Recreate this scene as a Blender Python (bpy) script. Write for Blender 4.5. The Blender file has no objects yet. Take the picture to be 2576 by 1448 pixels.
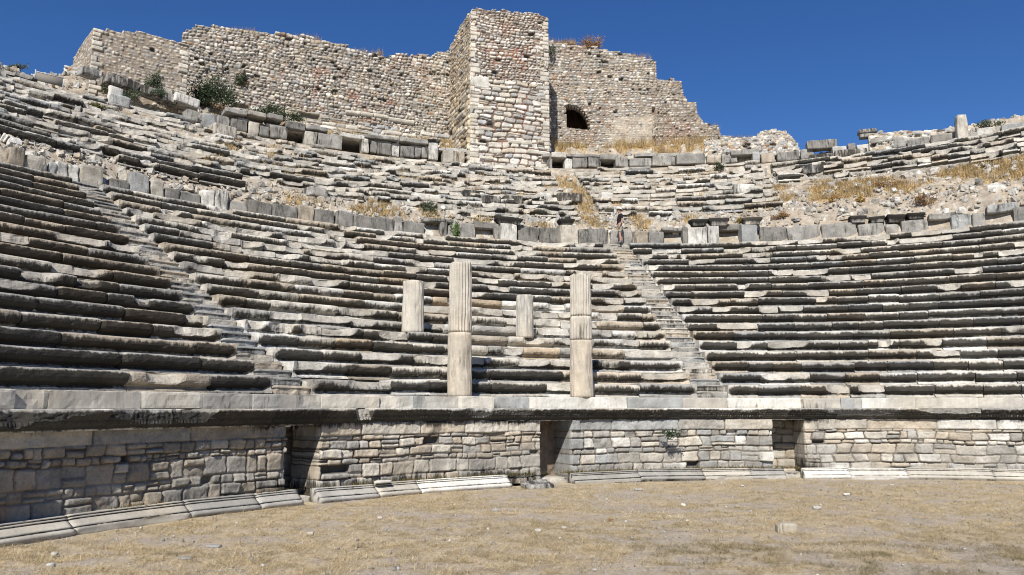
import bpy, math, random
import numpy as np
from mathutils import Matrix, Vector

# ------------------------------------------------------------------ basics
rng = np.random.default_rng(11)
random.seed(5)
scene = bpy.context.scene
COL = scene.collection
D2R = math.pi / 180

# camera model: 1024 x 575 picture, sizes below are given in a 2576 x 1448 measuring grid
FPX, UC, VC = 1983.0, 1288.0, 724.0
EYE = 1.981
PITCH = math.radians(8.6593)
CT, ST = math.cos(PITCH), math.sin(PITCH)
CX, CY = 8.861, 5.335          # centre of the orchestra circle
A2, A3 = -0.1457, -0.1532      # the upper rows are not quite circular


def warp(r, ph):
    phc = np.clip(ph, -1.25, 0.75)
    return r + np.maximum(0, (r - 18) / 0.687) * (A2 * phc + A3 * phc * phc)


def pol(r, ph, z):
    """nominal radius, angle (rad, 0 = straight back, + = right), height -> xyz arrays"""
    rw = warp(r, ph)
    return np.stack(np.broadcast_arrays(CX + rw * np.sin(ph), CY + rw * np.cos(ph), z), -1)


def ray(u, v):
    x = (u - UC) / FPX
    y = -(v - VC) / FPX
    return x, CT - y * ST, ST + y * CT


def at(u, v, r):
    """angle (rad) and height at which the sight line meets the theatre's cylinder of radius r"""
    dx, dy, dz = ray(u, v)
    ph = -0.2
    for _ in range(14):
        rw = float(warp(r, ph))
        a = dx * dx + dy * dy
        b = -2 * (dx * CX + dy * CY)
        c = CX * CX + CY * CY - rw * rw
        s = (-b + math.sqrt(max(0, b * b - 4 * a * c))) / (2 * a)
        ph = math.atan2(dx * s - CX, dy * s - CY)
    return ph, dz * s + EYE


def on_wall(u, v, A, B):
    """distance along the wall A-B and height"""
    dx, dy, dz = ray(u, v)
    ex, ey = B[0] - A[0], B[1] - A[1]
    L = math.hypot(ex, ey)
    ex, ey = ex / L, ey / L
    # s*d = A + q*e
    det = dx * (-ey) - dy * (-ex)
    s = (A[0] * (-ey) - A[1] * (-ex)) / det
    q = (dx * A[1] - dy * A[0]) / det
    q = (s * dx - A[0]) * ex + (s * dy - A[1]) * ey
    return q, s * dz + EYE


# ------------------------------------------------------------------ noise
def _hash(i, j, k):
    i = i.astype(np.int64); j = j.astype(np.int64); k = k.astype(np.int64)
    h = (i * 374761393 + j * 668265263 + k * 2147483647 * 3 + 1274126177) & 0x7FFFFFFF
    h = ((h ^ (h >> 13)) * 1274126177) & 0x7FFFFFFF
    h = ((h ^ (h >> 15)) * 1103515245) & 0x7FFFFFFF
    return ((h ^ (h >> 16)) & 0xFFFF) / 65535.0


def vn(x, y, seed=0):
    x = np.asarray(x, float); y = np.asarray(y, float)
    x, y = np.broadcast_arrays(x, y)
    i = np.floor(x); j = np.floor(y)
    fx = x - i; fy = y - j
    fx = fx * fx * (3 - 2 * fx); fy = fy * fy * (3 - 2 * fy)
    k = np.full(x.shape, seed)
    a = _hash(i, j, k); b = _hash(i + 1, j, k); c = _hash(i, j + 1, k); d = _hash(i + 1, j + 1, k)
    return (a * (1 - fx) + b * fx) * (1 - fy) + (c * (1 - fx) + d * fx) * fy


def fbm(x, y, seed=0, o=4):
    t = 0; a = 0.5; n = 0
    for q in range(o):
        t = t + a * vn(np.asarray(x) * 2 ** q, np.asarray(y) * 2 ** q, seed + q * 17); n += a; a *= 0.5
    return t / n


def sstep(a, b, x):
    t = np.clip((x - a) / (b - a), 0, 1)
    return t * t * (3 - 2 * t)


# ------------------------------------------------------------------ materials
def new_mat(name):
    m = bpy.data.materials.new(name)
    m.use_nodes = True
    nt = m.node_tree
    nt.nodes.clear()
    return m, nt


def nd(nt, t, **kw):
    n = nt.nodes.new(t)
    for k, v in kw.items():
        if k == 'inp':
            for a, b in v.items():
                n.inputs[a].default_value = b
        else:
            setattr(n, k, v)
    return n


def stone_mat(name, mott=0.35, bump=0.5, streak=True, bdist=0.03, veins=0.0, fine=22.0):
    m, nt = new_mat(name)
    L = nt.links.new
    out = nd(nt, 'ShaderNodeOutputMaterial')
    bs = nd(nt, 'ShaderNodeBsdfPrincipled')
    bs.inputs['Roughness'].default_value = 0.88
    bs.inputs['Specular IOR Level'].default_value = 0.25
    L(bs.outputs[0], out.inputs[0])
    at_ = nd(nt, 'ShaderNodeAttribute', attribute_name='Col')
    geo = nd(nt, 'ShaderNodeNewGeometry')
    n1 = nd(nt, 'ShaderNodeTexNoise', inp={'Scale': 2.2, 'Detail': 6.0, 'Roughness': 0.65})
    L(geo.outputs['Position'], n1.inputs['Vector'])
    n2 = nd(nt, 'ShaderNodeTexNoise', inp={'Scale': fine, 'Detail': 5.0, 'Roughness': 0.7})
    L(geo.outputs['Position'], n2.inputs['Vector'])
    r1 = nd(nt, 'ShaderNodeMapRange', inp={'From Min': 0.3, 'From Max': 0.7, 'To Min': 1 - mott, 'To Max': 1 + mott * 0.6})
    L(n1.outputs['Fac'], r1.inputs['Value'])
    r2 = nd(nt, 'ShaderNodeMapRange', inp={'From Min': 0.3, 'From Max': 0.7, 'To Min': 1 - mott * 0.7, 'To Max': 1 + mott * 0.5})
    L(n2.outputs['Fac'], r2.inputs['Value'])
    mu = nd(nt, 'ShaderNodeMath', operation='MULTIPLY')
    L(r1.outputs[0], mu.inputs[0]); L(r2.outputs[0], mu.inputs[1])
    vm = nd(nt, 'ShaderNodeVectorMath', operation='SCALE')
    L(at_.outputs['Color'], vm.inputs[0]); L(mu.outputs[0], vm.inputs['Scale'])
    colour = vm.outputs[0]
    # warm / ochre patches
    n3 = nd(nt, 'ShaderNodeTexNoise', inp={'Scale': 0.9, 'Detail': 4.0, 'Roughness': 0.6})
    L(geo.outputs['Position'], n3.inputs['Vector'])
    r3 = nd(nt, 'ShaderNodeMapRange', inp={'From Min': 0.5, 'From Max': 0.72, 'To Min': 0.0, 'To Max': 0.3})
    L(n3.outputs['Fac'], r3.inputs['Value'])
    mo = nd(nt, 'ShaderNodeMix', data_type='RGBA', blend_type='MULTIPLY')
    L(r3.outputs[0], mo.inputs['Factor']); L(colour, mo.inputs['A'])
    mo.inputs['B'].default_value = (1.0, 0.86, 0.66, 1)
    colour = mo.outputs['Result']
    if veins > 0:
        mp = nd(nt, 'ShaderNodeMapping')
        mp.inputs['Rotation'].default_value = (0.3, 0.5, 0.2)
        mp.inputs['Scale'].default_value = (5.0, 5.0, 0.9)
        L(geo.outputs['Position'], mp.inputs['Vector'])
        nv = nd(nt, 'ShaderNodeTexNoise', inp={'Scale': 1.6, 'Detail': 5.0, 'Roughness': 0.6, 'Distortion': 0.6})
        L(mp.outputs[0], nv.inputs['Vector'])
        rv = nd(nt, 'ShaderNodeMapRange', inp={'From Min': 0.45, 'From Max': 0.65, 'To Min': 0.0, 'To Max': veins})
        L(nv.outputs['Fac'], rv.inputs['Value'])
        mv = nd(nt, 'ShaderNodeMix', data_type='RGBA')
        L(rv.outputs[0], mv.inputs['Factor']); L(colour, mv.inputs['A'])
        mv.inputs['B'].default_value = (0.235, 0.23, 0.215, 1)
        colour = mv.outputs['Result']
    if streak:
        mp = nd(nt, 'ShaderNodeMapping')
        mp.inputs['Scale'].default_value = (2.4, 2.4, 0.9)
        L(geo.outputs['Position'], mp.inputs['Vector'])
        ns = nd(nt, 'ShaderNodeTexNoise', inp={'Scale': 1.0, 'Detail': 8.0, 'Roughness': 0.68})
        L(mp.outputs[0], ns.inputs['Vector'])
        mp2 = nd(nt, 'ShaderNodeMapping')
        mp2.inputs['Scale'].default_value = (1.0, 1.0, 0.14)
        L(geo.outputs['Position'], mp2.inputs['Vector'])
        ns2 = nd(nt, 'ShaderNodeTexNoise', inp={'Scale': 11.0, 'Detail': 5.0, 'Roughness': 0.7})
        L(mp2.outputs[0], ns2.inputs['Vector'])
        s1 = nd(nt, 'ShaderNodeMath', operation='MULTIPLY_ADD')
        L(at_.outputs['Alpha'], s1.inputs[0]); s1.inputs[1].default_value = 1.0
        s1.inputs[2].default_value = -0.5 - 1.15 * 0.5 - 0.95 * 0.5
        s2 = nd(nt, 'ShaderNodeMath', operation='MULTIPLY_ADD')
        L(ns.outputs['Fac'], s2.inputs[0]); s2.inputs[1].default_value = 1.15
        L(s1.outputs[0], s2.inputs[2])
        s2b = nd(nt, 'ShaderNodeMath', operation='MULTIPLY_ADD')
        L(ns2.outputs['Fac'], s2b.inputs[0]); s2b.inputs[1].default_value = 0.95
        L(s2.outputs[0], s2b.inputs[2])
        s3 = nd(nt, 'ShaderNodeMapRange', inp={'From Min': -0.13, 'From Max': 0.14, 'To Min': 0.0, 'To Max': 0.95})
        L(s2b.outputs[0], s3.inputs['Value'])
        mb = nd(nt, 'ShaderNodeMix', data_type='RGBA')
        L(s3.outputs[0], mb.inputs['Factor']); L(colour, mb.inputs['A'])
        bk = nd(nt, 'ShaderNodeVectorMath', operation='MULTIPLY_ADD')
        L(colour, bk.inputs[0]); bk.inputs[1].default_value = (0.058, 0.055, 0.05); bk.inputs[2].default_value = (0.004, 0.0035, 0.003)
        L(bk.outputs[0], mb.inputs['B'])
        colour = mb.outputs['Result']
    L(colour, bs.inputs['Base Color'])
    nb = nd(nt, 'ShaderNodeTexNoise', inp={'Scale': 9.0, 'Detail': 9.0, 'Roughness': 0.7})
    L(geo.outputs['Position'], nb.inputs['Vector'])
    bp = nd(nt, 'ShaderNodeBump', inp={'Strength': bump, 'Distance': bdist})
    L(nb.outputs['Fac'], bp.inputs['Height'])
    L(bp.outputs[0], bs.inputs['Normal'])
    return m


def attr_mat(name, rough=0.9, mott=0.2, scale=30.0, spec=0.2, trans=0.0):
    m, nt = new_mat(name)
    L = nt.links.new
    out = nd(nt, 'ShaderNodeOutputMaterial')
    bs = nd(nt, 'ShaderNodeBsdfPrincipled')
    bs.inputs['Roughness'].default_value = rough
    bs.inputs['Specular IOR Level'].default_value = spec
    at_ = nd(nt, 'ShaderNodeAttribute', attribute_name='Col')
    geo = nd(nt, 'ShaderNodeNewGeometry')
    n1 = nd(nt, 'ShaderNodeTexNoise', inp={'Scale': scale, 'Detail': 3.0})
    L(geo.outputs['Position'], n1.inputs['Vector'])
    r1 = nd(nt, 'ShaderNodeMapRange', inp={'From Min': 0.3, 'From Max': 0.7, 'To Min': 1 - mott, 'To Max': 1 + mott})
    L(n1.outputs['Fac'], r1.inputs['Value'])
    vm = nd(nt, 'ShaderNodeVectorMath', operation='SCALE')
    L(at_.outputs['Color'], vm.inputs[0]); L(r1.outputs[0], vm.inputs['Scale'])
    L(vm.outputs[0], bs.inputs['Base Color'])
    if trans > 0:
        tr = nd(nt, 'ShaderNodeBsdfTranslucent')
        L(vm.outputs[0], tr.inputs[0])
        mx = nd(nt, 'ShaderNodeMixShader')
        mx.inputs[0].default_value = trans
        L(bs.outputs[0], mx.inputs[1]); L(tr.outputs[0], mx.inputs[2])
        L(mx.outputs[0], out.inputs[0])
    else:
        L(bs.outputs[0], out.inputs[0])
    return m


def flat_mat(name, col, rough=0.85, mott=0.15, scale=40.0):
    m, nt = new_mat(name)
    L = nt.links.new
    out = nd(nt, 'ShaderNodeOutputMaterial')
    bs = nd(nt, 'ShaderNodeBsdfPrincipled')
    bs.inputs['Roughness'].default_value = rough
    bs.inputs['Specular IOR Level'].default_value = 0.25
    tc = nd(nt, 'ShaderNodeTexCoord')
    n1 = nd(nt, 'ShaderNodeTexNoise', inp={'Scale': scale, 'Detail': 3.0})
    L(tc.outputs['Object'], n1.inputs['Vector'])
    mx = nd(nt, 'ShaderNodeMix', data_type='RGBA')
    mx.inputs['A'].default_value = tuple(c * (1 - mott) for c in col) + (1,)
    mx.inputs['B'].default_value = tuple(min(1, c * (1 + mott)) for c in col) + (1,)
    L(n1.outputs['Fac'], mx.inputs['Factor'])
    L(mx.outputs['Result'], bs.inputs['Base Color'])
    L(bs.outputs[0], out.inputs[0])
    return m


M_SEAT = stone_mat('weathered seat marble', 0.38, 0.7, True)
M_WALL = stone_mat('rubble masonry', 0.34, 0.75, True, 0.03)
M_MARBLE = stone_mat('veined marble', 0.22, 0.35, True, 0.015, veins=0.25)
M_GREYV = stone_mat('grey veined marble', 0.22, 0.35, True, 0.015, veins=0.85)
M_HILL = stone_mat('rubble slope', 0.4, 0.9, False, 0.06)
M_GRASS = attr_mat('dry grass blades', 0.8, 0.25, 3.0, 0.15, 0.35)
M_LEAF = attr_mat('leaves', 0.6, 0.25, 6.0, 0.3, 0.3)
M_PAL = attr_mat('cloth and skin', 0.85, 0.08, 60.0, 0.2)

# ------------------------------------------------------------------ objects


def mesh_data(name, V, F, mat, col=None, smooth=True):
    """F: (n,4) or (n,3) int array, or list of arrays / lists of mixed polygons"""
    me = bpy.data.meshes.new(name)
    V = np.asarray(V, np.float32).reshape(-1, 3)
    if isinstance(F, np.ndarray):
        loops = F.reshape(-1).astype(np.int32)
        starts = (np.arange(len(F)) * F.shape[1]).astype(np.int32)
        tot = np.full(len(F), F.shape[1], np.int32)
    else:
        parts, tots = [], []
        for f in F:
            f = np.asarray(f)
            if f.ndim == 1:
                parts.append(f); tots.append(np.array([len(f)]))
            elif len(f):
                parts.append(f.reshape(-1)); tots.append(np.full(len(f), f.shape[1]))
        loops = np.concatenate(parts).astype(np.int32)
        tot = np.concatenate(tots).astype(np.int32)
        starts = np.concatenate([[0], np.cumsum(tot)[:-1]]).astype(np.int32)
    me.vertices.add(len(V)); me.vertices.foreach_set('co', V.reshape(-1))
    me.loops.add(len(loops)); me.loops.foreach_set('vertex_index', loops)
    me.polygons.add(len(starts)); me.polygons.foreach_set('loop_start', starts)
    me.polygons.foreach_set('loop_total', tot)
    me.polygons.foreach_set('use_smooth', np.full(len(starts), smooth))
    me.update(calc_edges=True)
    me.validate()
    if col is not None:
        c = np.asarray(col, np.float32)
        if c.ndim == 1:
            c = np.tile(c, (len(V), 1))
        if c.shape[1] == 3:
            c = np.concatenate([c, np.zeros((len(c), 1), np.float32)], 1)
        a = me.attributes.new('Col', 'FLOAT_COLOR', 'POINT')
        a.data.foreach_set('color', c.astype(np.float32).reshape(-1))
    if mat:
        me.materials.append(mat)
    return me


def add(name, me, parent=None, loc=None):
    o = bpy.data.objects.new(name, me)
    COL.objects.link(o)
    if parent is not None:
        o.parent = parent
        # the mesh is written in world coordinates; cancel the thing's own place
        o.matrix_parent_inverse = Matrix.Translation(-WLOC[parent.name])
        WLOC[o.name] = Vector((0, 0, 0))
    else:
        WLOC[o.name] = Vector((0, 0, 0))
    return o


WLOC = {}


def thing(name, label, cat, loc, group=None):
    o = bpy.data.objects.new(name, None)
    o.empty_display_size = 0.3
    COL.objects.link(o)
    o.location = loc
    WLOC[o.name] = Vector(loc)
    o['label'] = label; o['category'] = cat; o['kind'] = 'thing'
    if group:
        o['group'] = group
    return o


def tag(o, label, cat, group=None):
    o['label'] = label; o['category'] = cat; o['kind'] = 'thing'
    if group:
        o['group'] = group
    return o


def mesh_thing(name, V, F, mat, label, cat, col=None, group=None, smooth=True):
    """a thing of one mesh, its origin at its base"""
    V = np.asarray(V, float)
    base = np.array([V[:, 0].mean(), V[:, 1].mean(), V[:, 2].min()])
    o = bpy.data.objects.new(name, mesh_data(name, V - base, F, mat, col, smooth))
    COL.objects.link(o)
    o.location = base
    return tag(o, label, cat, group)


def grid_faces(n, m, wrap_m=False):
    i = np.arange(n - 1)[:, None]
    j = np.arange(m if wrap_m else m - 1)[None, :]
    a = i * m + j
    b = i * m + (j + 1) % m
    return np.stack([a, b, b + m, a + m], -1).reshape(-1, 4)


# palettes (linear albedo)
CREAM = np.array([0.47, 0.435, 0.37])
WHITE = np.array([0.56, 0.54, 0.49])
BEIGE = np.array([0.405, 0.35, 0.275])
GREY = np.array([0.325, 0.31, 0.28])
BLUE = np.array([0.30, 0.302, 0.29])
OCHRE = np.array([0.40, 0.32, 0.225])
BROWN = np.array([0.22, 0.145, 0.095])
RED = np.array([0.23, 0.115, 0.075])
DARK = np.array([0.10, 0.09, 0.075])


def pick(pal, w, n, r=None):
    r = r or rng
    w = np.array(w, float); w /= w.sum()
    c = np.array(pal)[r.choice(len(pal), n, p=w)]
    return c * (0.85 + 0.3 * r.random((n, 1)))


# ------------------------------------------------------------------ swept stone blocks
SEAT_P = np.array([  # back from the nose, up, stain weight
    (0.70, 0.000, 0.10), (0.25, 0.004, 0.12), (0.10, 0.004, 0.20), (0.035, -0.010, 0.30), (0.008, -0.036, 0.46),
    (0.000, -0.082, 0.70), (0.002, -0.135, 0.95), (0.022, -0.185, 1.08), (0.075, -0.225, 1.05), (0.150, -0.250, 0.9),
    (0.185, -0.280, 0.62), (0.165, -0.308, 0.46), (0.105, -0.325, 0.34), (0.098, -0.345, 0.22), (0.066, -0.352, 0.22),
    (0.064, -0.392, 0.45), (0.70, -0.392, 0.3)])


def sweep(prof, r, z, p0, p1, ds, colour, stain, seed, ruin=0.0, rough=0.012, kz=1.0, tilt=0.0, paw=0, chipmax=0.27,
          mod=None, chipcol=None, endround=0.02, chipst=False):
    """one block: profile swept along the arc from angle p0 to p1, worn, chipped; returns V, F, C"""
    R = np.random.default_rng(seed)
    length = (p1 - p0) * r
    n = max(4, int(round(length / ds)) + 1)
    ph = np.linspace(p0, p1, n)
    s = (ph - p0) * r
    m = len(prof)
    dr = np.repeat(prof[None, :, 0], n, 0).copy()
    dz = np.repeat(prof[None, :, 1], n, 0).copy() * kz
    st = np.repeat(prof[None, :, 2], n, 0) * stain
    si = s[:, None] * np.ones((1, m)) + seed * 3.7
    jj = np.ones((n, 1)) * np.cumsum(np.hypot(np.diff(prof[:, 0], prepend=prof[0, 0]), np.diff(prof[:, 1], prepend=0)))[None, :]
    front = (prof[:, 0] < 0.5)[None, :]
    wob = (fbm(si * 2.2, jj * 5 + seed, 3) - 0.5) * rough * 2.6 + (fbm(si * 8, jj * 14 + seed, 5, 2) - 0.5) * rough * 1.6
    dr += wob * front
    dz += (fbm(si * 2.0 + 50, jj * 3 + seed, 8) - 0.5) * rough * 0.8
    # worn corners of the joint
    if endround > 0:
        e = np.minimum(s, length - s)
        er = np.exp(-(e / 0.045) ** 2)[:, None] * endround * (0.4 + 1.4 * R.random())
        dr += er * front * (dz > -0.3)
        dz -= er * 0.5 * (prof[:, 1] > -0.05)[None, :] * front
    C = np.ones((n, m, 1)) * colour[None, None, :]
    if R.random() < ruin:
        for _ in range(R.integers(1, 3)):
            c0 = R.random() * length
            w = length * R.uniform(0.18, 0.75)
            d = R.uniform(0.25 * chipmax, chipmax)
            sl = R.uniform(0.2, 1.3)
            g = d * np.clip(1.25 - (np.abs(s - c0) / w) ** 2 * 1.4, 0, 1)[:, None]
            g = g * (0.55 + 0.9 * fbm(si * 2.6, jj * 2 + 9, 31))
            cut = g * (1 + sl * (dz + 0.1) * 4) + (fbm(si * 5, jj * 9, 77, 3) - 0.5) * 0.05 * (g > 0.02)
            hit = np.clip((cut - dr) / 0.04, 0, 1) * front
            dr = np.where(front, np.maximum(dr, cut), dr)
            # the broken top slopes away too
            drop = g * R.uniform(0.0, 0.2)
            dz = dz - drop * (prof[:, 1] > -0.03)[None, :] * front * (hit > 0.02)
            cc = (chipcol if chipcol is not None else CREAM * 0.92) * (0.75 + 0.3 * R.random())
            keepst = 0.25 + 0.75 * (R.random() < 0.35)
            if chipst: keepst = 1.7 if R.random() < 0.8 else 0.6
            st = st * (1 - hit * (1 - 0.55 * keepst))
            C = C * (1 - hit[..., None] * 0.7) + cc[None, None, :] * hit[..., None] * 0.7
    if paw:
        for side in ((1,) if paw == 1 else (2,) if paw == 2 else (1, 2)):
            e = s if side == 1 else length - s
            f = np.exp(-(e / 0.11) ** 4)[:, None]
            prof_leg = np.interp(-prof[:, 1], [0, 0.2, 0.27, 0.33, 0.4], [0.0, 0.035, 0.06, 0.02, 0.0])[None, :]
            leg = np.minimum(dr, prof_leg)
            dr = np.where(front, dr * (1 - f) + leg * f, dr)
            st = st * (1 - 0.5 * f)
    if mod is not None:
        dr, dz, st = mod(s, dr, dz, st, prof, R)
    P = pol(r + dr, ph[:, None], z + dz + tilt * (s[:, None] - length / 2))
    V = P.reshape(-1, 3)
    F = [grid_faces(n, m, True), np.arange(m)[::-1], (n - 1) * m + np.arange(m)]
    Cc = np.concatenate([C, st[..., None]], -1).reshape(-1, 4)
    # flip so that normals look outwards
    F[0] = F[0][:, ::-1]; F[1] = F[1][::-1]; F[2] = F[2][::-1]
    return V, F, Cc


_seed = [100]


def ns():
    _seed[0] += 1
    return _seed[0]


def interp(x, xs, ys):
    return float(np.interp(x, xs, ys))


# ------------------------------------------------------------------ lower tier
T1, K1 = 0.687, 0.389
R1, Z1 = 18.68, 0.682 + EYE
NROW = 19


def row_r(n): return R1 + (n - 1) * T1
def row_z(n): return Z1 + (n - 1) * K1


def stair_l(r): return interp(r, [18, 20.4, 31], [-47.4, -48.1, -48.3])
def stair_r(r): return interp(r, [18, 20.6, 23.3, 26, 31], [-8.9, -8.3, -7.5, -7.2, -6.9])
SW_L, SW_R = 1.0, 0.95       # stair widths, metres


def seat_colour(R, zone):
    if zone == 'left':
        pal, w = [CREAM * 0.9, BEIGE * 0.9, GREY, BLUE], [2, 3, 3, 0.6]
    elif zone == 'centre':
        pal, w = [CREAM, BEIGE, WHITE, GREY, OCHRE], [4, 2.5, 2.5, 2.4, 0.25]
    else:
        pal, w = [CREAM, BEIGE, WHITE, GREY, BLUE], [3, 1.6, 1.6, 3, 0.6]
    return pick(pal, w, 1, R)[0]


def ruin_map(n, phd):
    """how broken the seats are (0..1), by row and degree"""
    v = 0.34
    if phd < -47:
        v = 0.3
        if n == 1 and -62 < phd < -52: v = 0.95
        if 7 <= n <= 10: v = 0.6
    elif phd < -9:
        v = 0.38
        if -29 < phd < -14 and 4 <= n <= 8: v = 0.75
        if -29 < phd < -14 and n in (9, 10, 13, 14): v = 0.5
        if phd < -33 and n >= 13: v = 0.75
        if phd < -36 and n in (5, 6, 10): v = 0.7
        if n >= 17: v = 0.35
    else:
        v = 0.26
        if n > 11: v = 0.3
        if n in (5, 10): v = 0.5
        if n < 9 and n != 5: v = 0.15
    return v


def stain_map(n, phd, R):
    if phd < -47:
        b = 1.25 if n < 8 else 1.08
        if n == 1 and -62 < phd < -52: b = 0.35
    elif phd < -9:
        b = 0.93
        if n <= 3: b = 1.0
        if -29 < phd < -12 and 4 <= n <= 9: b = 0.52
        if phd < -30 and n in (7, 8, 9, 10): b = 0.82
        if n > 13: b = 0.85
    else:
        b = 0.96
        if n > 15: b = 0.86
    return b * (R.uniform(0.62, 1.15) if phd < -9 else R.uniform(0.82, 1.08))


def seat_row(wedge, n, a0, a1, zone, r, z, t, k, paw0, paw1, blen=(0.75, 1.75), ruinf=ruin_map, stainf=stain_map, miss=0.0,
             ds=0.085, rough=0.017, jit=0.015, colf=None, prof=SEAT_P):
    """a bench: its rough core as the row's own mesh, every seat block a sub-part"""
    R = np.random.default_rng(ns())
    core = np.array([(0.66, -0.05, 0.1), (0.24, -0.05, 0.3), (0.20, -0.10, 0.5), (0.21, -0.2, 0.5), (0.20, -k + 0.02, 0.4), (0.66, -k + 0.02, 0.3)])
    dp = 0.16 if callable(miss) else 0.0
    V, F, C = sweep(core, r + 0.04 + dp, z - 0.02 - dp, a0 * D2R, a1 * D2R, 0.12, CREAM * 0.75, 0.45, ns(), 0, 0.06 + dp * 0.4)
    row = add('seat_row', mesh_data('seat_row', V, F, M_SEAT, C), wedge)
    ph = a0 * D2R
    end = a1 * D2R
    first = True
    while ph < end - 0.2 / r:
        L = R.uniform(*blen) * (1.35 if R.random() < 0.15 else 1.0)
        q = ph + L / r
        if end - q < 0.5 / r: q = end
        mid = 0.5 * (ph + q) / D2R
        if R.random() >= (miss(n, mid) if callable(miss) else miss):
            paw = (1 if (first and paw0) else 0) + (2 if (q >= end and paw1) else 0)
            ru = ruinf(n, mid)
            gap = R.uniform(0.003, 0.016) / r
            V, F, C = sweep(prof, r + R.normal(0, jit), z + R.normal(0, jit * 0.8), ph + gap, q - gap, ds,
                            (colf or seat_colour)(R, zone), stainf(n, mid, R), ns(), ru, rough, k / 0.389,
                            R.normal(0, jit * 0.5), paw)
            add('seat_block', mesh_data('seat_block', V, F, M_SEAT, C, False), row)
        ph = q; first = False


def build_lower():
    def lim_l(n): return interp(n, [1, 19], [-75, -57])
    def lim_r(n): return interp(n, [1, 19], [30, 33])
    wl = thing('seating_wedge', 'large dark lichen-blackened block of stone seat rows at the far left of the lower tier', 'seating',
               tuple(pol(18, -58 * D2R, 2.27)), 'wedges of stone seats')
    wc = thing('seating_wedge', 'beige wedge of curved marble seat rows behind the fluted columns, between the two stairways', 'seating',
               tuple(pol(18, -27 * D2R, 2.27)), 'wedges of stone seats')
    wr = thing('seating_wedge', 'long grey wedge of well-kept curved seat rows right of the stairway where the man stands', 'seating',
               tuple(pol(18, 8 * D2R, 2.27)), 'wedges of stone seats')
    for n in range(1, NROW + 1):
        r, z = row_r(n), row_z(n)
        sl, sr = stair_l(r), stair_r(r)
        hl, hr = SW_L / 2 / r / D2R, SW_R / 2 / r / D2R
        seat_row(wl, n, lim_l(n), sl - hl, 'left', r, z, T1, K1, False, n < 16, (1.0, 2.4))
        seat_row(wc, n, sl + hl, sr - hr, 'centre', r, z, T1, K1, True, True)
        seat_row(wr, n, sr + hr, lim_r(n), 'right', r, z, T1, K1, n < 18, False)
    # stairways: two steps to a row
    for fn, w, lab in ((stair_l, SW_L, 'worn grey stone stairway climbing between the dark left seats and the centre seats'),
                       (stair_r, SW_R, 'steep grey stone stairway with the man standing at its top')):
        st = thing('stairway', lab, 'stairs', tuple(pol(18, fn(18) * D2R, 2.27)), 'stairways through the seats')
        R = np.random.default_rng(ns())
        for i in range(2 * NROW):
            n = 1 + i // 2
            z = row_z(n) - K1 + (i % 2 + 1) * K1 / 2
            r = row_r(n) + 0.02 + (i % 2) * T1 / 2
            c = fn(r) * D2R
            h = (w / 2 - 0.005) / r
            pr = np.array([(0.42, 0, 0.15), (0.03, 0.002, 0.2), (0.004, -0.012, 0.3), (0.0, -0.045, 0.4), (0.03, -0.06, 0.8), (0.035, -0.13, 0.6), (0.035, -0.205, 1.0), (0.42, -0.205, 0.3)])
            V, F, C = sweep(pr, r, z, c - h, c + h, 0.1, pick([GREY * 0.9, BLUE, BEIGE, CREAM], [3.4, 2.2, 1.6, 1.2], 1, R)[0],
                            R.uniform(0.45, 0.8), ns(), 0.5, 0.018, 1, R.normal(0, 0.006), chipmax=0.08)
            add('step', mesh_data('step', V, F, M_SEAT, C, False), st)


# ------------------------------------------------------------------ masonry as a relief
def lay_coursed(S, Z, rows, lens, seed, wav=0.05, split=0.25, shrink=0.02, rad=0.05, fine=1.0):
    R = np.random.default_rng(seed)
    s = S + (fbm(S * 1.1, Z * 3.1, seed) - 0.5) * 0.22 * fine + (fbm(S * 5, Z * 5, seed + 1, 2) - 0.5) * 0.05 * fine
    z = Z + (fbm(S * 0.7, Z * 0.9, seed + 2) - 0.5) * wav * 3 + (fbm(S * 4, Z * 4, seed + 3, 2) - 0.5) * 0.04 * fine
    z0, z1 = z.min() - 0.05, z.max() + 0.6
    zb = [z0]
    i = 0
    while zb[-1] < z1:
        lo, hi = rows[i % len(rows)] if isinstance(rows[0], tuple) else rows
        zb.append(zb[-1] + R.uniform(lo, hi)); i += 1
    zb = np.array(zb)
    row = np.clip(np.searchsorted(zb, z, 'right') - 1, 0, len(zb) - 2)
    BIG = 1000.0
    smin, smax = s.min() - 1, s.max() + 3
    allb = []
    for q in range(len(zb) - 1):
        hgt = zb[q + 1] - zb[q]
        b = [smin - R.random()]
        while b[-1] < smax:
            b.append(b[-1] + R.uniform(*lens) * (0.6 + 0.9 * hgt / 0.22))
        allb.append(np.array(b) + q * BIG)
    allb = np.concatenate(allb)
    idx = np.searchsorted(allb, s + row * BIG, 'right') - 1
    idx = np.clip(idx, 0, len(allb) - 2)
    L = s - (allb[idx] - row * BIG)
    Rr = (allb[idx + 1] - row * BIG) - s
    B = z - zb[row]; Tt = zb[row + 1] - z
    N = len(allb)
    # some stones are two thin ones
    sp = R.random(N) < split
    fr = R.uniform(0.35, 0.65, N)
    hgt = B + Tt
    cutz = fr[idx] * hgt
    isup = sp[idx] & (B > cutz)
    islo = sp[idx] & ~isup
    Tt = np.where(islo, cutz - B, Tt)
    B = np.where(isup, B - cutz, B)
    sid = idx * 2 + isup
    M = 2 * N
    sh = R.uniform(0, shrink, (4, M))
    L = L - sh[0][sid]; Rr = Rr - sh[1][sid]; B = B - sh[2][sid]; Tt = Tt - sh[3][sid]
    a = np.minimum(L, Rr); b = np.minimum(B, Tt)
    rad = rad * (0.4 + 1.2 * R.random(M))[sid]
    d = np.where((a < rad) & (b < rad), rad - np.hypot(rad - a, rad - b), np.minimum(a, b))
    cz = Z - z + zb[row] + hgt * 0.5
    return sid, d, M, cz, np.maximum(a, b)


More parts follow.
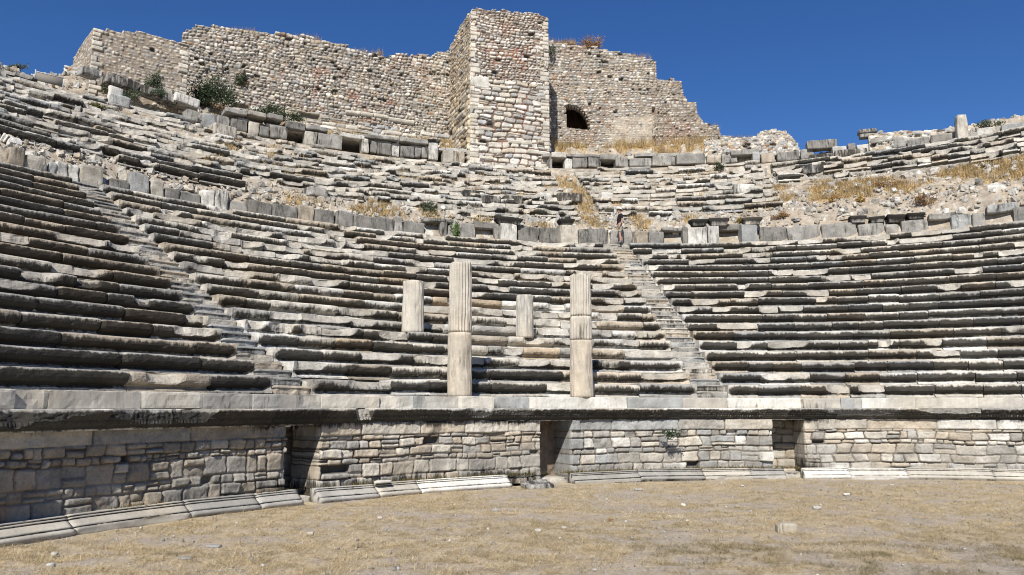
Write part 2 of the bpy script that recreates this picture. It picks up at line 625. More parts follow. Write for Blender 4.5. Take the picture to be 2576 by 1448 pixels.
def lay_voronoi(S, Z, w, h, seed, jit=0.42, shrink=0.016):
    R = np.random.default_rng(seed)
    s = S + (fbm(S * 3, Z * 3, seed, 2) - 0.5) * 0.08
    z = Z + (fbm(S * 0.6, Z * 0.8, seed + 2) - 0.5) * 0.18 + (fbm(S * 4, Z * 4, seed + 3, 2) - 0.5) * 0.05
    gi = np.floor(s / w).astype(int); gj = np.floor(z / h).astype(int)
    oi, oj = gi.min() - 3, gj.min() - 3
    ni, nj = gi.max() - oi + 4, gj.max() - oj + 4
    px = (np.arange(ni)[:, None] + oi + 0.5 + R.uniform(-jit, jit, (ni, nj)) + 0.5 * ((np.arange(nj) + oj) % 2)[None, :]) * w
    pz = (np.arange(nj)[None, :] + oj + 0.5 + R.uniform(-jit * 0.75, jit * 0.75, (ni, nj))) * h
    wt = R.uniform(-0.12, 0.12, (ni, nj)) * w * w
    asp = w / h
    d1 = np.full(s.shape, 1e9); d2 = np.full(s.shape, 1e9)
    id1 = np.zeros(s.shape, int); id2 = np.zeros(s.shape, int)
    for a in (-2, -1, 0, 1):
        for b in (-1, 0, 1):
            ii = np.clip(gi - oi + a, 0, ni - 1); jj = np.clip(gj - oj + b, 0, nj - 1)
            dd = (s - px[ii, jj]) ** 2 + ((z - pz[ii, jj]) * asp) ** 2 - wt[ii, jj]
            k = ii * nj + jj
            c = dd < d1
            d2 = np.where(c, d1, np.minimum(d2, np.where(k == id1, 1e9, dd)))
            id2 = np.where(c, id1, id2)
            d1 = np.where(c, dd, d1); id1 = np.where(c, k, id1)
    e = (d2 - d1) / (1.6 * w) * 0.75
    M = ni * nj
    e = e - R.uniform(0, shrink, M)[id1]
    cz = pz.reshape(-1)[id1] - (z - Z)
    return id1, e, M, cz, e


def relief(name, surf, s0, s1, z0, z1, res, lay, pal, wts, parent, top=None, hole=None, prot=0.05, depth=0.6, mortar=BROWN,
           mw=0.03, mat=None, seed=1, jitter=0.02, miss=0.015, stain=None, patch=None, rough=0.02, redm=0.35, resz=None, post=None, keepz=None):
    """a wall face: grid over (s, z) pushed out stone by stone; cells above the broken top are left off and the edges run back"""
    R = np.random.default_rng(seed)
    nsn = int((s1 - s0) / res) + 1
    nz = int((z1 - z0) / (resz or res)) + 1
    s = np.linspace(s0, s1, nsn); z = np.linspace(z0, z1, nz)
    S, Z = np.meshgrid(s, z, indexing='ij')
    sid, d, M, cz, _ = lay(S, Z)
    off = R.normal(0, jitter, M)
    gone = R.random(M) < miss
    if keepz is not None:
        gone[np.unique(sid[Z > keepz])] = False
    tlt = R.normal(0, 0.12, M)
    e = sstep(0.0, mw, d)
    rnd = np.sqrt(np.clip(d / (mw * 2.2), 0, 1))
    H = e * (prot * (0.55 + 0.45 * rnd) + off[sid]) + (fbm(S * 6, Z * 6, seed + 40, 3) - 0.5) * rough * (0.5 + e)
    H = H + e * tlt[sid] * d * 0.5
    H = np.where(gone[sid], -0.13 * e, H)
    sc = pick(pal, wts, M, R)
    C = sc[sid]
    mort = mortar[None, None, :] * (0.6 + 0.7 * fbm(S * 2.5, Z * 2.5, seed + 50))[..., None]
    redness = sstep(0.55, 0.72, fbm(S * 0.9, Z * 0.9, seed + 60))[..., None] * redm
    mort = mort * (1 - redness) + RED[None, None, :] * redness
    ew = sstep(-0.004, mw * 0.55, d)[..., None]
    C = mort * (1 - ew) + C * ew
    C = np.where(gone[sid][..., None], DARK[None, None, :] * 1.0, C)
    stv = np.zeros(S.shape) if stain is None else stain(S, Z, R.random(M)[sid])
    if patch is not None:
        H, C, stv = patch(S, Z, H, C, stv)
    keep_v = np.ones(S.shape, bool)
    if top is not None:
        keep_v = np.minimum(cz, Z + 0.12) < top(S)
        keep_v &= Z < top(S) + 0.14
    if hole is not None:
        keep_v &= ~hole(S, Z)
    kc = keep_v[:-1, :-1] & keep_v[1:, :-1] & keep_v[:-1, 1:] & keep_v[1:, 1:]
    P = surf(S, Z, H)
    if post is not None:
        P = post(P, S, Z)
    V = P.reshape(-1, 3)
    idx = np.arange(nsn * nz).reshape(nsn, nz)
    a = idx[:-1, :-1][kc]; b = idx[1:, :-1][kc]; c = idx[1:, 1:][kc]; dd = idx[:-1, 1:][kc]
    F = np.stack([a, b, c, dd], -1)
    # edges that need a return to the back
    pad = np.zeros((nsn + 1, nz + 1), bool); pad[1:-1, 1:-1] = kc
    ed = []
    i, j = np.nonzero(pad[1:, :] != pad[:-1, :])       # edge along z between cell i-1 and i, at vertex column i
    for ii, jj in zip(i, j):
        if jj == 0 or jj == nz: continue
        v0, v1 = idx[ii, jj - 1], idx[ii, jj]
        ed.append((v0, v1) if pad[ii, jj] else (v1, v0))
    i, j = np.nonzero(pad[:, 1:] != pad[:, :-1])
    for ii, jj in zip(i, j):
        if ii == 0 or ii == nsn: continue
        v0, v1 = idx[ii - 1, jj], idx[ii, jj]
        ed.append((v1, v0) if pad[ii, jj] else (v0, v1))
    ed = np.array(ed)
    uq, inv = np.unique(ed.reshape(-1), return_inverse=True)
    Sf = S.reshape(-1)[uq]; Zf = Z.reshape(-1)[uq]
    nlay = max(2, int(depth / 0.14))
    rings = [uq]
    Vs = [V]; Cs = [np.concatenate([C, stv[..., None]], -1).reshape(-1, 4)]
    base = len(V)
    Fs = [F]
    inv = inv.reshape(-1, 2)
    prev = uq
    for q in range(1, nlay + 1):
        jz = (fbm(Sf * 5 + q * 3.3, Zf * 5, seed + 90, 2) - 0.5) * 0.12 * (1 if top is not None else 0.3)
        Pq = surf(Sf, Zf + jz * (q > 0), np.full(len(uq), -depth * q / nlay))
        if post is not None:
            Pq = post(Pq, Sf, Zf)
        cur = base + np.arange(len(uq))
        Vs.append(Pq)
        cc = Cs[0][uq].copy()
        cc[:, :3] = cc[:, :3] * (0.75 + 0.5 * fbm(Sf * 7 + q * 1.7, Zf * 7, seed + 95, 2))[:, None]
        Cs.append(cc)
        Fs.append(np.stack([prev[inv[:, 0]], cur[inv[:, 0]], cur[inv[:, 1]], prev[inv[:, 1]]], -1))
        prev = cur; base += len(uq)
    V = np.concatenate(Vs); F = np.concatenate(Fs); Cc = np.concatenate(Cs)
    # drop unused vertices
    used = np.zeros(len(V), bool); used[F.reshape(-1)] = True
    remap = np.cumsum(used) - 1
    me = mesh_data(name, V[used], remap[F], mat or M_WALL, Cc[used])
    return add(name, me, parent)


def plane_surf(A, B, batter=0.0, zb=0.0):
    ex, ey = B[0] - A[0], B[1] - A[1]
    L = math.hypot(ex, ey); ex /= L; ey /= L
    nx, ny = ey, -ex

    def f(S, Z, H):
        h = H + batter * (zb - Z)
        return np.stack(np.broadcast_arrays(A[0] + ex * S + nx * h, A[1] + ey * S + ny * h, Z), -1)
    return f, L


def arc_surf(r):
    """s is measured as metres at radius r from angle 0"""
    def f(S, Z, H):
        return pol(r - H, S / r, Z)
    return f


def quoins(ends, seed, col, hh=0.3, then=None):
    """larger squared blocks at the corners of a wall; ends = list of (s of the corner, +1 / -1)"""
    def patch(S, Z, H, C, st):
        R = np.random.default_rng(seed)
        zb = np.cumsum(R.uniform(hh * 0.65, hh * 1.35, 60)) + 12.0
        wd = R.uniform(0.25, 0.62, 60); sh = R.uniform(0.75, 1.2, 60); on = R.random(60) < 0.8
        row = np.clip(np.searchsorted(zb, Z + 0.04 * (vn(S * 3, Z * 3, seed) - 0.5)) - 1, 0, 58)
        for s0, sg in ends:
            t = (S - s0) * sg
            e = np.minimum(np.minimum(wd[row] - t, Z - zb[row]), zb[row + 1] - Z)
            k = (t < wd[row]) & on[row]
            f = sstep(0.005, 0.03, e)
            H = np.where(k, f * 0.075 + 0.02 * (fbm(S * 6, Z * 6, seed, 3) - 0.5), H)
            cc = col * sh[row][..., None] * (0.85 + 0.3 * fbm(S * 4, Z * 4, seed + 2))[..., None]
            C = np.where(k[..., None], C * 0 + BROWN * 0.7 * (1 - f[..., None]) + cc * f[..., None], C)
        return then(S, Z, H, C, st) if then else (H, C, st)
    return patch


# ------------------------------------------------------------------ podium
RW = 17.80     # face of the orchestra wall
OPEN = [(-49.9, -47.2), (-27.2, -24.1), (-4.5, -1.3)]
CORN_Z0, CORN_Z1 = 1.63, 1.965


def build_podium():
    ends = [-76] + [a for o in OPEN for a in o] + [32]
    labs = ['shaded stone orchestra wall of mixed blocks at the far left, half in shadow',
            'sunlit rubble stone orchestra wall between the left and the middle doorway',
            'orchestra wall of grey and white blocks between middle and right doorway, weeds at its foot',
            'pale coursed stone orchestra wall right of the right doorway']
    f = arc_surf(RW)
    for i in range(4):
        a0, a1 = ends[2 * i], ends[2 * i + 1]
        c = (a0 + a1) / 2 * D2R
        w = thing('orchestra_wall', labs[i], 'wall', tuple(pol(RW, c, 0)), 'orchestra wall sections')
        rows = [[(0.18, 0.24), (0.30, 0.38), (0.17, 0.22), (0.28, 0.36), (0.1, 0.14)], [(0.18, 0.24), (0.22, 0.29), (0.25, 0.33), (0.13, 0.18), (0.2, 0.28)],
                [(0.17, 0.22), (0.26, 0.34), (0.22, 0.3), (0.12, 0.16), (0.26, 0.3)], [(0.18, 0.24), (0.2, 0.27), (0.2, 0.26), (0.2, 0.28), (0.11, 0.15)]][i]
        pal = [[BEIGE * 0.78, GREY * 0.8, CREAM * 0.78, BEIGE * 0.6], [BEIGE, CREAM, GREY, BEIGE * 0.8], [CREAM, GREY * 0.9, BLUE, WHITE], [CREAM, WHITE, BEIGE, GREY]][i]  # first palette darkened beyond its dirt, putting some of the wall's shade into colour
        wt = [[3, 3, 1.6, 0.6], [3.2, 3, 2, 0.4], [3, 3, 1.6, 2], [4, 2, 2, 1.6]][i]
        sd = 70 + i * 9

        def lay(S, Z, rows=rows, sd=sd, i=i):
            return lay_coursed(S, Z, rows, (0.15, 0.42) if i else (0.11, 0.27), sd, 0.045 if i < 2 else 0.03, 0.12 if i else 0.3, 0.02, 0.028, 0.75)

        def lay2(S, Z, lay=lay, sd=sd):
            sid, d, M, cz, x = lay(S, np.minimum(Z, 1.36))
            s2, d2, M2, cz2, x2 = lay_coursed(S, Z * 0 + 0.15, (0.3, 0.31), (0.5, 1.1), sd + 5, 0.0, 0, 0.01)
            edge = 1.36 + 0.05 * (fbm(S * 1.1, Z * 0, sd + 7) - 0.5)
            upm = Z > edge
            du = np.minimum(np.where(d2 > 0.06, 0.06, d2) + 0.0, np.minimum(Z - edge, 1.66 - Z))
            return np.where(upm, s2 + M, sid), np.where(upm, du, np.minimum(d, edge - Z)), M + M2, cz, x

        def patch(S, Z, H, C, st, i=i, sd=sd):
            # grey smooth zone low on the wall, where old plaster clings
            g = sstep(0.5, 0.62, fbm(S * 0.5, Z * 1.1 + i * 7, sd + 3)) * sstep(1.15, 0.7, Z)
            C = C * (1 - 0.55 * g[..., None]) + (np.array([0.25, 0.235, 0.205]) * (0.8 + 0.4 * fbm(S * 6, Z * 6, 4))[..., None]) * 0.55 * g[..., None]
            H = H * (1 - 0.25 * g)
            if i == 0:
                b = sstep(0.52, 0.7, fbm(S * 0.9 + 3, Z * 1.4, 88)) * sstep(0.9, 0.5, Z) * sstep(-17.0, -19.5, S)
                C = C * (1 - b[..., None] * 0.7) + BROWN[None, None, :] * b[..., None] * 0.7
            # black water stains run down from under the cornice and rise from the ground
            st = 0.30 * fbm(S * 1.2, Z * 0.5, sd + 11) + 0.26 * sstep(0.6, 0.25, Z) + 0.25 * sstep(1.45, 1.64, Z)
            st = st * (0.6 + 0.9 * sstep(0.4, 0.65, fbm(S * 0.45, Z * 0.1, sd + 13)))
            return H, C, st

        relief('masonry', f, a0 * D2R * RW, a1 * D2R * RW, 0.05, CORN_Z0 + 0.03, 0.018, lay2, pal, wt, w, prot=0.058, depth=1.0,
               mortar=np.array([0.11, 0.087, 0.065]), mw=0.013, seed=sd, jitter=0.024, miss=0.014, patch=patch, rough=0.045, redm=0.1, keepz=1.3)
        # loose-lying moulded base blocks
        prof = np.array([(0.42, 0.285, 0.2), (0.25, 0.29, 0.2), (0.24, 0.272, 0.3), (0.255, 0.262, 0.9), (0.252, 0.252, 0.9), (0.222, 0.248, 0.3), (0.214, 0.232, 0.3), (0.232, 0.222, 0.9), (0.228, 0.212, 0.9), (0.196, 0.206, 0.2),
                         (0.15, 0.172, 0.2), (0.10, 0.142, 0.2), (0.072, 0.122, 0.3), (0.09, 0.110, 0.9), (0.085, 0.098, 0.8), (0.02, 0.094, 0.2), (0.0, 0.065, 0.2), (0.004, 0.03, 0.3), (0.03, 0.012, 0.6),
                         (0.03, -0.06, 0.5), (0.42, -0.06, 0.3)])
        R = np.random.default_rng(300 + i)
        lo = [-76, -47.7, -25.6 + 1.2, -1.9][i]; hi = [-49.0, -30.5, -3.6, 32][i]
        ph = lo * D2R
        rb = 17.40
        while ph < hi * D2R - 0.1 / rb:
            q = ph + R.uniform(1.0, 2.3) / rb
            if hi * D2R - q < 0.6 / rb: q = hi * D2R
            V, F, C = sweep(prof, rb + R.normal(0, 0.012), R.normal(0, 0.006), ph + 0.004 / rb, q - 0.004 / rb, 0.07,
                            pick([WHITE, CREAM, GREY], [3, 2, 2 if i != 2 else 6], 1, R)[0], 0.85 if i == 2 else 0.7, ns(), 0.35, 0.004, 1, R.normal(0, 0.006),
                            chipmax=0.07, chipcol=CREAM * 0.9)
            add('base_moulding', mesh_data('base_moulding', V, F, M_MARBLE, C), w)
            ph = q
        if i < 3:
            # the doorway beyond this section: its inner wall
            b0, b1 = OPEN[i]
            fb = arc_surf(RW + (1.35 if i == 0 else 0.95))
            rr = RW + (1.35 if i == 0 else 0.95)

            def layb(S, Z, sd=sd):
                return lay_coursed(S, Z, (0.18, 0.3), (0.3, 0.6), sd + 31, 0.03, 0.1, 0.02)

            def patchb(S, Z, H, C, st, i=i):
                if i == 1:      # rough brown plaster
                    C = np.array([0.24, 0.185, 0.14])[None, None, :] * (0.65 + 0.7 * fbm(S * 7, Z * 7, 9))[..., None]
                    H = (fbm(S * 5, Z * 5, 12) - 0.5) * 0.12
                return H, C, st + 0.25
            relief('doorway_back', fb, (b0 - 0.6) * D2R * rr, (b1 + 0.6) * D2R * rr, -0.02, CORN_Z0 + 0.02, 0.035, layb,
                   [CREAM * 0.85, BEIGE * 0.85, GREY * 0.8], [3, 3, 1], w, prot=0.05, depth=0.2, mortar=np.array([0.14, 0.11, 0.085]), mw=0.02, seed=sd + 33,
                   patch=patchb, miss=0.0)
            pr = np.array([(1.3, 0.16, .2), (0.02, 0.16, .2), (0, 0.14, .3), (0, -0.1, .3), (1.3, -0.1, .3)])
            V, F, C = sweep(pr, RW + 0.06, -0.03 if i else -0.06, (b0 + 0.02) * D2R, (b1 - 0.02) * D2R, 0.15, CREAM * 0.9, 0.3, ns(), 0, 0.012)
            add('doorway_sill', mesh_data('doorway_sill', V, F, M_WALL, C), w)
    # cornice
    cor = thing('cornice', 'blackened carved marble cornice running along the top of the orchestra wall', 'cornice', tuple(pol(17.5, -25 * D2R, CORN_Z0)))
    prof = np.array([(0.95, 0.335, 0.05), (0.25, 0.338, 0.05), (0.02, 0.338, 0.1), (0.0, 0.322, 0.35), (0.0, 0.29, 0.62), (0.012, 0.268, 0.85), (0.04, 0.235, 1.0), (0.075, 0.205, 1.1), (0.095, 0.182, 1.2),
                     (0.10, 0.165, 1.25), (0.125, 0.16, 1.2), (0.13, 0.14, 1.1), (0.15, 0.108, 1.1), (0.185, 0.082, 1.0), (0.19, 0.066, 0.9), (0.235, 0.062, 1.0), (0.24, 0.03, 0.7),
                     (0.285, 0.024, 0.5), (0.288, 0.0, 0.4), (0.95, 0.0, 0.5)])

    def carve(s, dr, dz, st, prof, R):
        w1 = np.abs(np.sin(s * math.pi / 0.105 + R.random() * 6))[:, None]
        w2 = np.abs(np.sin(s * math.pi / 0.072))[:, None]
        row1 = np.exp(-((prof[:, 1] - 0.225) / 0.035) ** 2)[None, :]
        row2 = np.exp(-((prof[:, 1] - 0.125) / 0.028) ** 2)[None, :]
        jag = (fbm(s[:, None] * 9, prof[None, :, 1] * 40, 61, 3) - 0.5)
        wear = sstep(0.35, 0.6, fbm(s * 0.8 + R.random() * 50, s * 0, 62))[:, None]
        dr = dr - row1 * (w1 - 0.5) * 0.03 * wear - row2 * (w2 - 0.5) * 0.034 + row1 * jag * 0.07
        st = st - row1 * w1 * 0.16 - row1 * np.clip(jag, 0, 1) * 1.1 - row2 * w2 ** 3 * 0.62
        return dr, dz, st
    R = np.random.default_rng(77)
    ph = -77 * D2R
    while ph < 32 * D2R:
        q = ph + R.uniform(1.1, 2.4) / 17.5
        deg = (ph + q) / 2 / D2R
        left = deg < -42
        ramp = interp(deg, [-70, -62, -50, -44], [0.18, 0.14, 0.05, 0.0])
        V, F, C = sweep(prof + np.array([0, 0, 0]), 17.47 - ramp + R.normal(0, 0.012), CORN_Z0 - (0.02 if left else 0.0) + R.normal(0, 0.005), ph + 0.003 / 17, q - 0.003 / 17, 0.022,
                        pick([CREAM, GREY, WHITE], [2, 2, 1.5], 1, R)[0], (1.12 if left else 0.98 if deg < -24 else 0.92) * R.uniform(0.9, 1.06), ns(), 0.85 if left else 0.45, 0.012,
                        1.06 if left else 1.0, 0, chipmax=0.11 if left else 0.09, mod=carve, endround=0.012, chipcol=GREY * 0.55, chipst=True)
        add('cornice_block', mesh_data('cornice_block', V, F, M_SEAT, C, False), cor)
        ph = q
    # course of white slabs on the cornice
    sl = thing('parapet', 'low course of pale marble slabs standing on the cornice below the first seats', 'parapet', tuple(pol(17.9, -20 * D2R, CORN_Z1)))
    prof = np.array([(0.80, 0.30, 0.1), (0.03, 0.30, 0.1), (0.006, 0.288, 0.2), (0.0, 0.25, 0.5), (0.0, 0.15, 0.55), (0.0, 0.05, 0.62), (0.008, 0.0, 0.7), (0.80, 0.0, 0.3)])
    ph = -77 * D2R
    while ph < 32 * D2R:
        q = ph + R.uniform(0.5, 1.9) / 17.9
        deg = (ph + q) / 2 / D2R
        V, F, C = sweep(prof, 17.9 + R.normal(0, 0.012), CORN_Z1 + R.normal(0, 0.004), ph + 0.004 / 18, q - 0.004 / 18, 0.08,
                        (pick([GREY, CREAM, BEIGE], [4, 2, 1], 1, R)[0] if deg < -45 else pick([CREAM, WHITE, BLUE * 1.2, BEIGE], [3, 3, 2.2, 0.8], 1, R)[0]),
                        R.uniform(0.2, 0.62), ns(), 0.4, 0.012, 1, R.normal(0, 0.003), chipmax=0.05, endround=0.01)
        add('parapet_slab', mesh_data('parapet_slab', V, F, M_MARBLE, C, False), sl)
        ph = q


# ------------------------------------------------------------------ middle tier
TM, KM = 0.62, 0.405
def mid_r(m): return 33.0 + (m - 1) * TM
def mid_z(m): return 11.5 + (m - 1) * KM


MID_P = SEAT_P.copy()
MID_P[0, 0] = MID_P[-1, 0] = 0.63


def mid_colour(R, zone):
    return pick([CREAM, WHITE, GREY, BLUE, BEIGE], [4, 2.5, 3, 1.5, 1.5], 1, R)[0]


def mid_ruin(n, phd):
    if phd < -37:
        return 0.25 if n <= 2 or (phd < -43 and n in (5, 6)) else 0.75
    return 0.78


def mid_stain(n, phd, R):
    b = 0.66
    if phd < -37 and (n <= 2 or (phd < -42.5 and n in (5, 6))): b = 1.08
    if phd > 9: b = 0.95
    if -37 < phd < -7 and n in (3, 4): b = 0.85
    return b * R.uniform(0.65, 1.2)


def build_middle():
    spec = [
        ('left', -60, -36.7, range(1, 15), 'broken upper tier of seat rows at the left, below the square bastion', lambda n, p: 0.03 if n <= 2 else (0.1 if n < 11 else 0.15)),
        ('centre', -36.1, -9.3, range(1, 14), 'upper tier of pale crumbling seat rows below the tall square tower',
         lambda n, p: (0.8 if n == 1 else 0.4 if n == 2 else 0.1) if p > -32 else (0.95 if n < 3 else 0.15)),
        ('middle', -7.2, 8.2, range(2, 14), 'short upper tier of thin pale seat rows between the tower and the bare rubble slope',
         lambda n, p: 0.6 if n == 2 else 0.08 if n < 9 else 0.2),
        ('right', 9.0, 29, range(8, 13), 'few dark seat rows left high at the right above the bare rubble slope',
         lambda n, p: (0.85 if n == 8 else 0.6 if n == 9 else 0.3) if p < 18.5 else (0.75 if n == 8 else 0.06)),
    ]
    for key, a0, a1, rowsq, lab, ms in spec:
        w = thing('seating_wedge', lab, 'seating', tuple(pol(33.0, (a0 + a1) / 2 * D2R, 11)), 'wedges of stone seats')
        for m in rowsq:
            ex = 0.0
            if key == 'left': ex = 3.0 * (m - 1) / 12 * 0.4
            seat_row(w, m, a0 + (interp(m, [1, 13], [0, 3]) if key == 'left' else 0), a1 + ex, 'mid', mid_r(m), mid_z(m), TM, KM, False, False, (0.6, 1.6),
                     mid_ruin, mid_stain, ms, 0.1, 0.03, 0.032, mid_colour, MID_P)


# ------------------------------------------------------------------ terrain
def hill_z(r, pd):
    """height of the slope under and behind the seats"""
    xs = np.array([30.6, 31.6, 31.8, 32.35, 33.0, 40.2, 40.9, 43.0, 43.12, 44.3, 47, 56, 70, 110])
    zl = np.array([9.1, 9.3, 9.6, 10.35, 10.95, 15.75, 16.4, 16.45, 17.6, 18.9, 19.3, 19.4, 16, 0.5])
    zr = np.array([9.1, 9.3, 9.6, 10.45, 11.2, 15.6, 16.3, 16.38, 16.4, 16.42, 16.2, 15.0, 12, 0.5])
    zll = np.array([9.1, 9.3, 9.6, 10.35, 10.95, 15.55, 16.0, 16.7, 17.0, 18.0, 18.2, 18.0, 15, 0.5])
    a = np.interp(r, xs, zl); b = np.interp(r, xs, zr); c = np.interp(r, xs, zll)
    b = b - 0.5 * sstep(36.9, 37.5, r) * sstep(41.2, 40.6, r) * (0.35 + 0.65 * sstep(17, 19, pd))
    t = sstep(5.5, 9.0, pd)
    z = a * (1 - t) + b * t
    u = sstep(-42.5, -46.5, pd)
    z = z * (1 - u) + c * u
    # behind the far right the bank is a little higher again
    z = z + 0.9 * sstep(15.5, 19, pd) * sstep(42.0, 43.0, r)
    return z


def on_hill(u, v):
    """nominal radius, angle, height where the sight line reaches the slope"""
    for r in np.arange(32.5, 47, 0.06):
        p, z = at(u, v, r)
        if float(hill_z(np.array(r), np.array(p / D2R))) >= z - 0.08:
            return r, p, z
    return r, p, z


def grass_mask(r, pd):
    g = sstep(0.45, 0.6, fbm(pd * 0.5, r * 0.8, 5))
    m = np.zeros(np.shape(r))
    m = np.maximum(m, 0.9 * sstep(32.4, 32.9, r) * sstep(34.4, 33.9, r) * sstep(-36, -33, pd) * sstep(4, 0, pd) * g)
    m = np.maximum(m, 0.55 * sstep(32.6, 33.2, r) * sstep(40.5, 39, r) * sstep(-9.5, -9.1, pd) * sstep(-7.2, -7.6, pd) * (0.4 + 0.6 * sstep(0.42, 0.58, fbm(pd * 2, r * 1.3, 9))))
    m = np.maximum(m, sstep(34.2, 35.2, r) * sstep(38.2, 37.4, r) * sstep(7, 9, pd) * sstep(0.38, 0.55, fbm(pd * 0.5, r * 0.8, 5)))
    m = np.maximum(m, 0.5 * sstep(34, 35, r) * sstep(37, 36, r) * sstep(2, 5, pd) * g)
    m = np.maximum(m, 1.0 * sstep(43.15, 43.4, r) * sstep(48, 46, r) * sstep(-9, -8, pd) * sstep(7.5, 5, pd) * (0.06 + 0.94 * sstep(0.46, 0.6, fbm(pd * 1.1, r * 0.9, 6))))
    m = np.maximum(m, 0.9 * sstep(43.1, 43.3, r) * sstep(46, 45, r) * sstep(-21, -19, pd) * sstep(-15.5, -16.5, pd))
    m = np.maximum(m, 0.5 * sstep(43.1, 43.4, r) * sstep(46, 45, r) * sstep(-43, -40, pd) * sstep(-20, -24, pd) * g)
    m = np.maximum(m, 0.55 * sstep(35, 36, r) * sstep(40.5, 39.5, r) * sstep(-45, -40, pd) * sstep(8, 6, pd) * sstep(0.55, 0.7, fbm(pd * 0.9, r * 0.9, 8)))
    return m


def build_hill():
    rs = np.concatenate([np.linspace(30.6, 47.5, 220), np.array([48, 49, 50.5, 53, 56, 60, 66, 75, 90, 110])])
    pd = np.linspace(-64, 34, 1100)
    Rr, Pd = np.meshgrid(rs, pd, indexing='ij')
    S = Pd * D2R * 38
    Z = hill_z(Rr, Pd)
    lay = lay_voronoi(S, Rr, 0.24, 0.17, 901, 0.45, 0.03)
    sid, e, M = lay[0], lay[1], lay[2]
    R = np.random.default_rng(902)
    sz = R.uniform(0.0, 1.0, M) ** 1.6
    g = grass_mask(Rr, Pd)
    rock = sstep(0.0, 0.09, e) * sz[sid] * (1 - 0.75 * g)
    big = lay_voronoi(S, Rr, 0.95, 0.7, 903, 0.45, 0.1)
    bz = (R.random(big[2]) < 0.1) * R.uniform(0.05, 0.22, big[2])
    rockb = sstep(0.0, 0.15, big[1]) * bz[big[0]] * (1 - g)
    near = sstep(47.5, 46, Rr) * sstep(32.4, 32.6, Rr) * (1 - sstep(40.3, 40.6, Rr) * sstep(43.15, 43.05, Rr))
    Z = Z + near * (rock * 0.12 + rockb + (fbm(S * 0.8, Rr * 0.9, 21) - 0.5) * 0.3 + (fbm(S * 5, Rr * 6, 22, 3) - 0.5) * 0.1)
    c = pick([CREAM, WHITE * 0.92, GREY, BEIGE, BLUE * 1.1], [4, 2, 2, 2, 1], M, R)[sid]
    soil = np.array([0.30, 0.235, 0.165])[None, None, :] * (0.7 + 0.6 * fbm(S * 3, Rr * 4, 31))[..., None]
    pale = np.array([0.45, 0.405, 0.335])[None, None, :] * (0.75 + 0.5 * fbm(S * 3, Rr * 4, 33))[..., None]
    soil = soil * 0.6 + pale * 0.4
    straw = np.array([0.42, 0.29, 0.13])[None, None, :] * (0.7 + 0.6 * fbm(S * 6, Rr * 8, 32))[..., None]
    soil = soil * (1 - g[..., None]) + straw * g[..., None]
    k = (sstep(0.02, 0.3, rock) * 0.95)[..., None]
    kb = (sstep(0.02, 0.1, rockb))[..., None]
    C = soil * (1 - k) + c * k
    C = C * (1 - kb) + pick([CREAM, WHITE, GREY], [3, 2, 1], big[2], R)[big[0]] * kb
    V = pol(Rr, Pd * D2R, Z).reshape(-1, 3)
    F = grid_faces(len(rs), len(pd))
    o = add('hillside', mesh_data('hillside', V, F, M_HILL, C.reshape(-1, 3)))
    o['kind'] = 'structure'
    o['label'] = 'stony hillside the theatre is cut into'


# ------------------------------------------------------------------ rough boxes and stones
def _box_template(n):
    pts = {}; V = []; F = []
    g = np.linspace(-1, 1, n + 1)

    def vid(p):
        k = tuple(np.round(p, 5))
        if k not in pts:
            pts[k] = len(V); V.append(p)
        return pts[k]
    for ax in range(3):
        for sg in (-1, 1):
            for i in range(n):
                for j in range(n):
                    q = []
                    for a, b in ((i, j), (i + 1, j), (i + 1, j + 1), (i, j + 1)):
                        p = np.zeros(3); p[ax] = sg; p[(ax + 1) % 3] = g[a]; p[(ax + 2) % 3] = g[b]
                        q.append(vid(p))
                    F.append(q if sg > 0 else q[::-1])
    return np.array(V), np.array(F)


TB = {n: _box_template(n) for n in (2, 3, 5, 7)}


def rough_box(w, d, h, rnd=0.05, amp=0.02, n=5, seed=0):
    """w along x, d along y, h up; base at z = 0"""
    P, F = TB[n]
    half = np.array([w, d, h]) / 2
    # push the grid lines out so that corners keep vertices
    Q = np.sign(P) * (np.abs(P) ** 0.7) * half
    rnd = min(rnd, half.min() * 0.9)
    inner = np.clip(Q, -(half - rnd), half - rnd)
    dv = Q - inner
    L = np.linalg.norm(dv, axis=1, keepdims=True)
    Q = inner + np.where(L > 1e-6, dv / np.maximum(L, 1e-6) * rnd, 0)
    R = np.random.default_rng(seed)
    o = R.random(3) * 50
    sc = 1.2 / max(0.15, (w * d * h) ** (1 / 3))
    for k in range(3):
        a = Q[:, (k + 1) % 3] * sc * 1.3 + o[k]; b = Q[:, (k + 2) % 3] * sc * 1.3 + o[(k + 1) % 3] + Q[:, k] * sc
        Q[:, k] += (fbm(a, b, seed % 97, 3) - 0.5) * amp * 2
    # sheared corner
    if R.random() < 0.5:
        c = R.normal(0, 1, 3); c[2] = abs(c[2]); c /= np.linalg.norm(c)
        lim = (np.abs(c) * half).sum() * R.uniform(0.72, 0.92)
        pr = Q @ c
        Q = Q - np.maximum(0, pr - lim)[:, None] * c
    Q[:, 2] += h / 2
    return Q, F


def place(V, ph, r, z, rot=0.0, tilt=(0, 0)):
    """local x runs along the arc, local -y faces the orchestra"""
    V = np.array(V)
    tx, ty = tilt
    if tx or ty:
        c, s = math.cos(tx), math.sin(tx)
        V = np.stack([V[:, 0], V[:, 1] * c - V[:, 2] * s, V[:, 1] * s + V[:, 2] * c], 1)
        c, s = math.cos(ty), math.sin(ty)
        V = np.stack([V[:, 0] * c + V[:, 2] * s, V[:, 1], -V[:, 0] * s + V[:, 2] * c], 1)
    a = -ph + rot
    c, s = math.cos(a), math.sin(a)
    W = np.stack([V[:, 0] * c - V[:, 1] * s, V[:, 0] * s + V[:, 1] * c, V[:, 2]], 1)
    p = pol(r, ph, z)
    return W + p


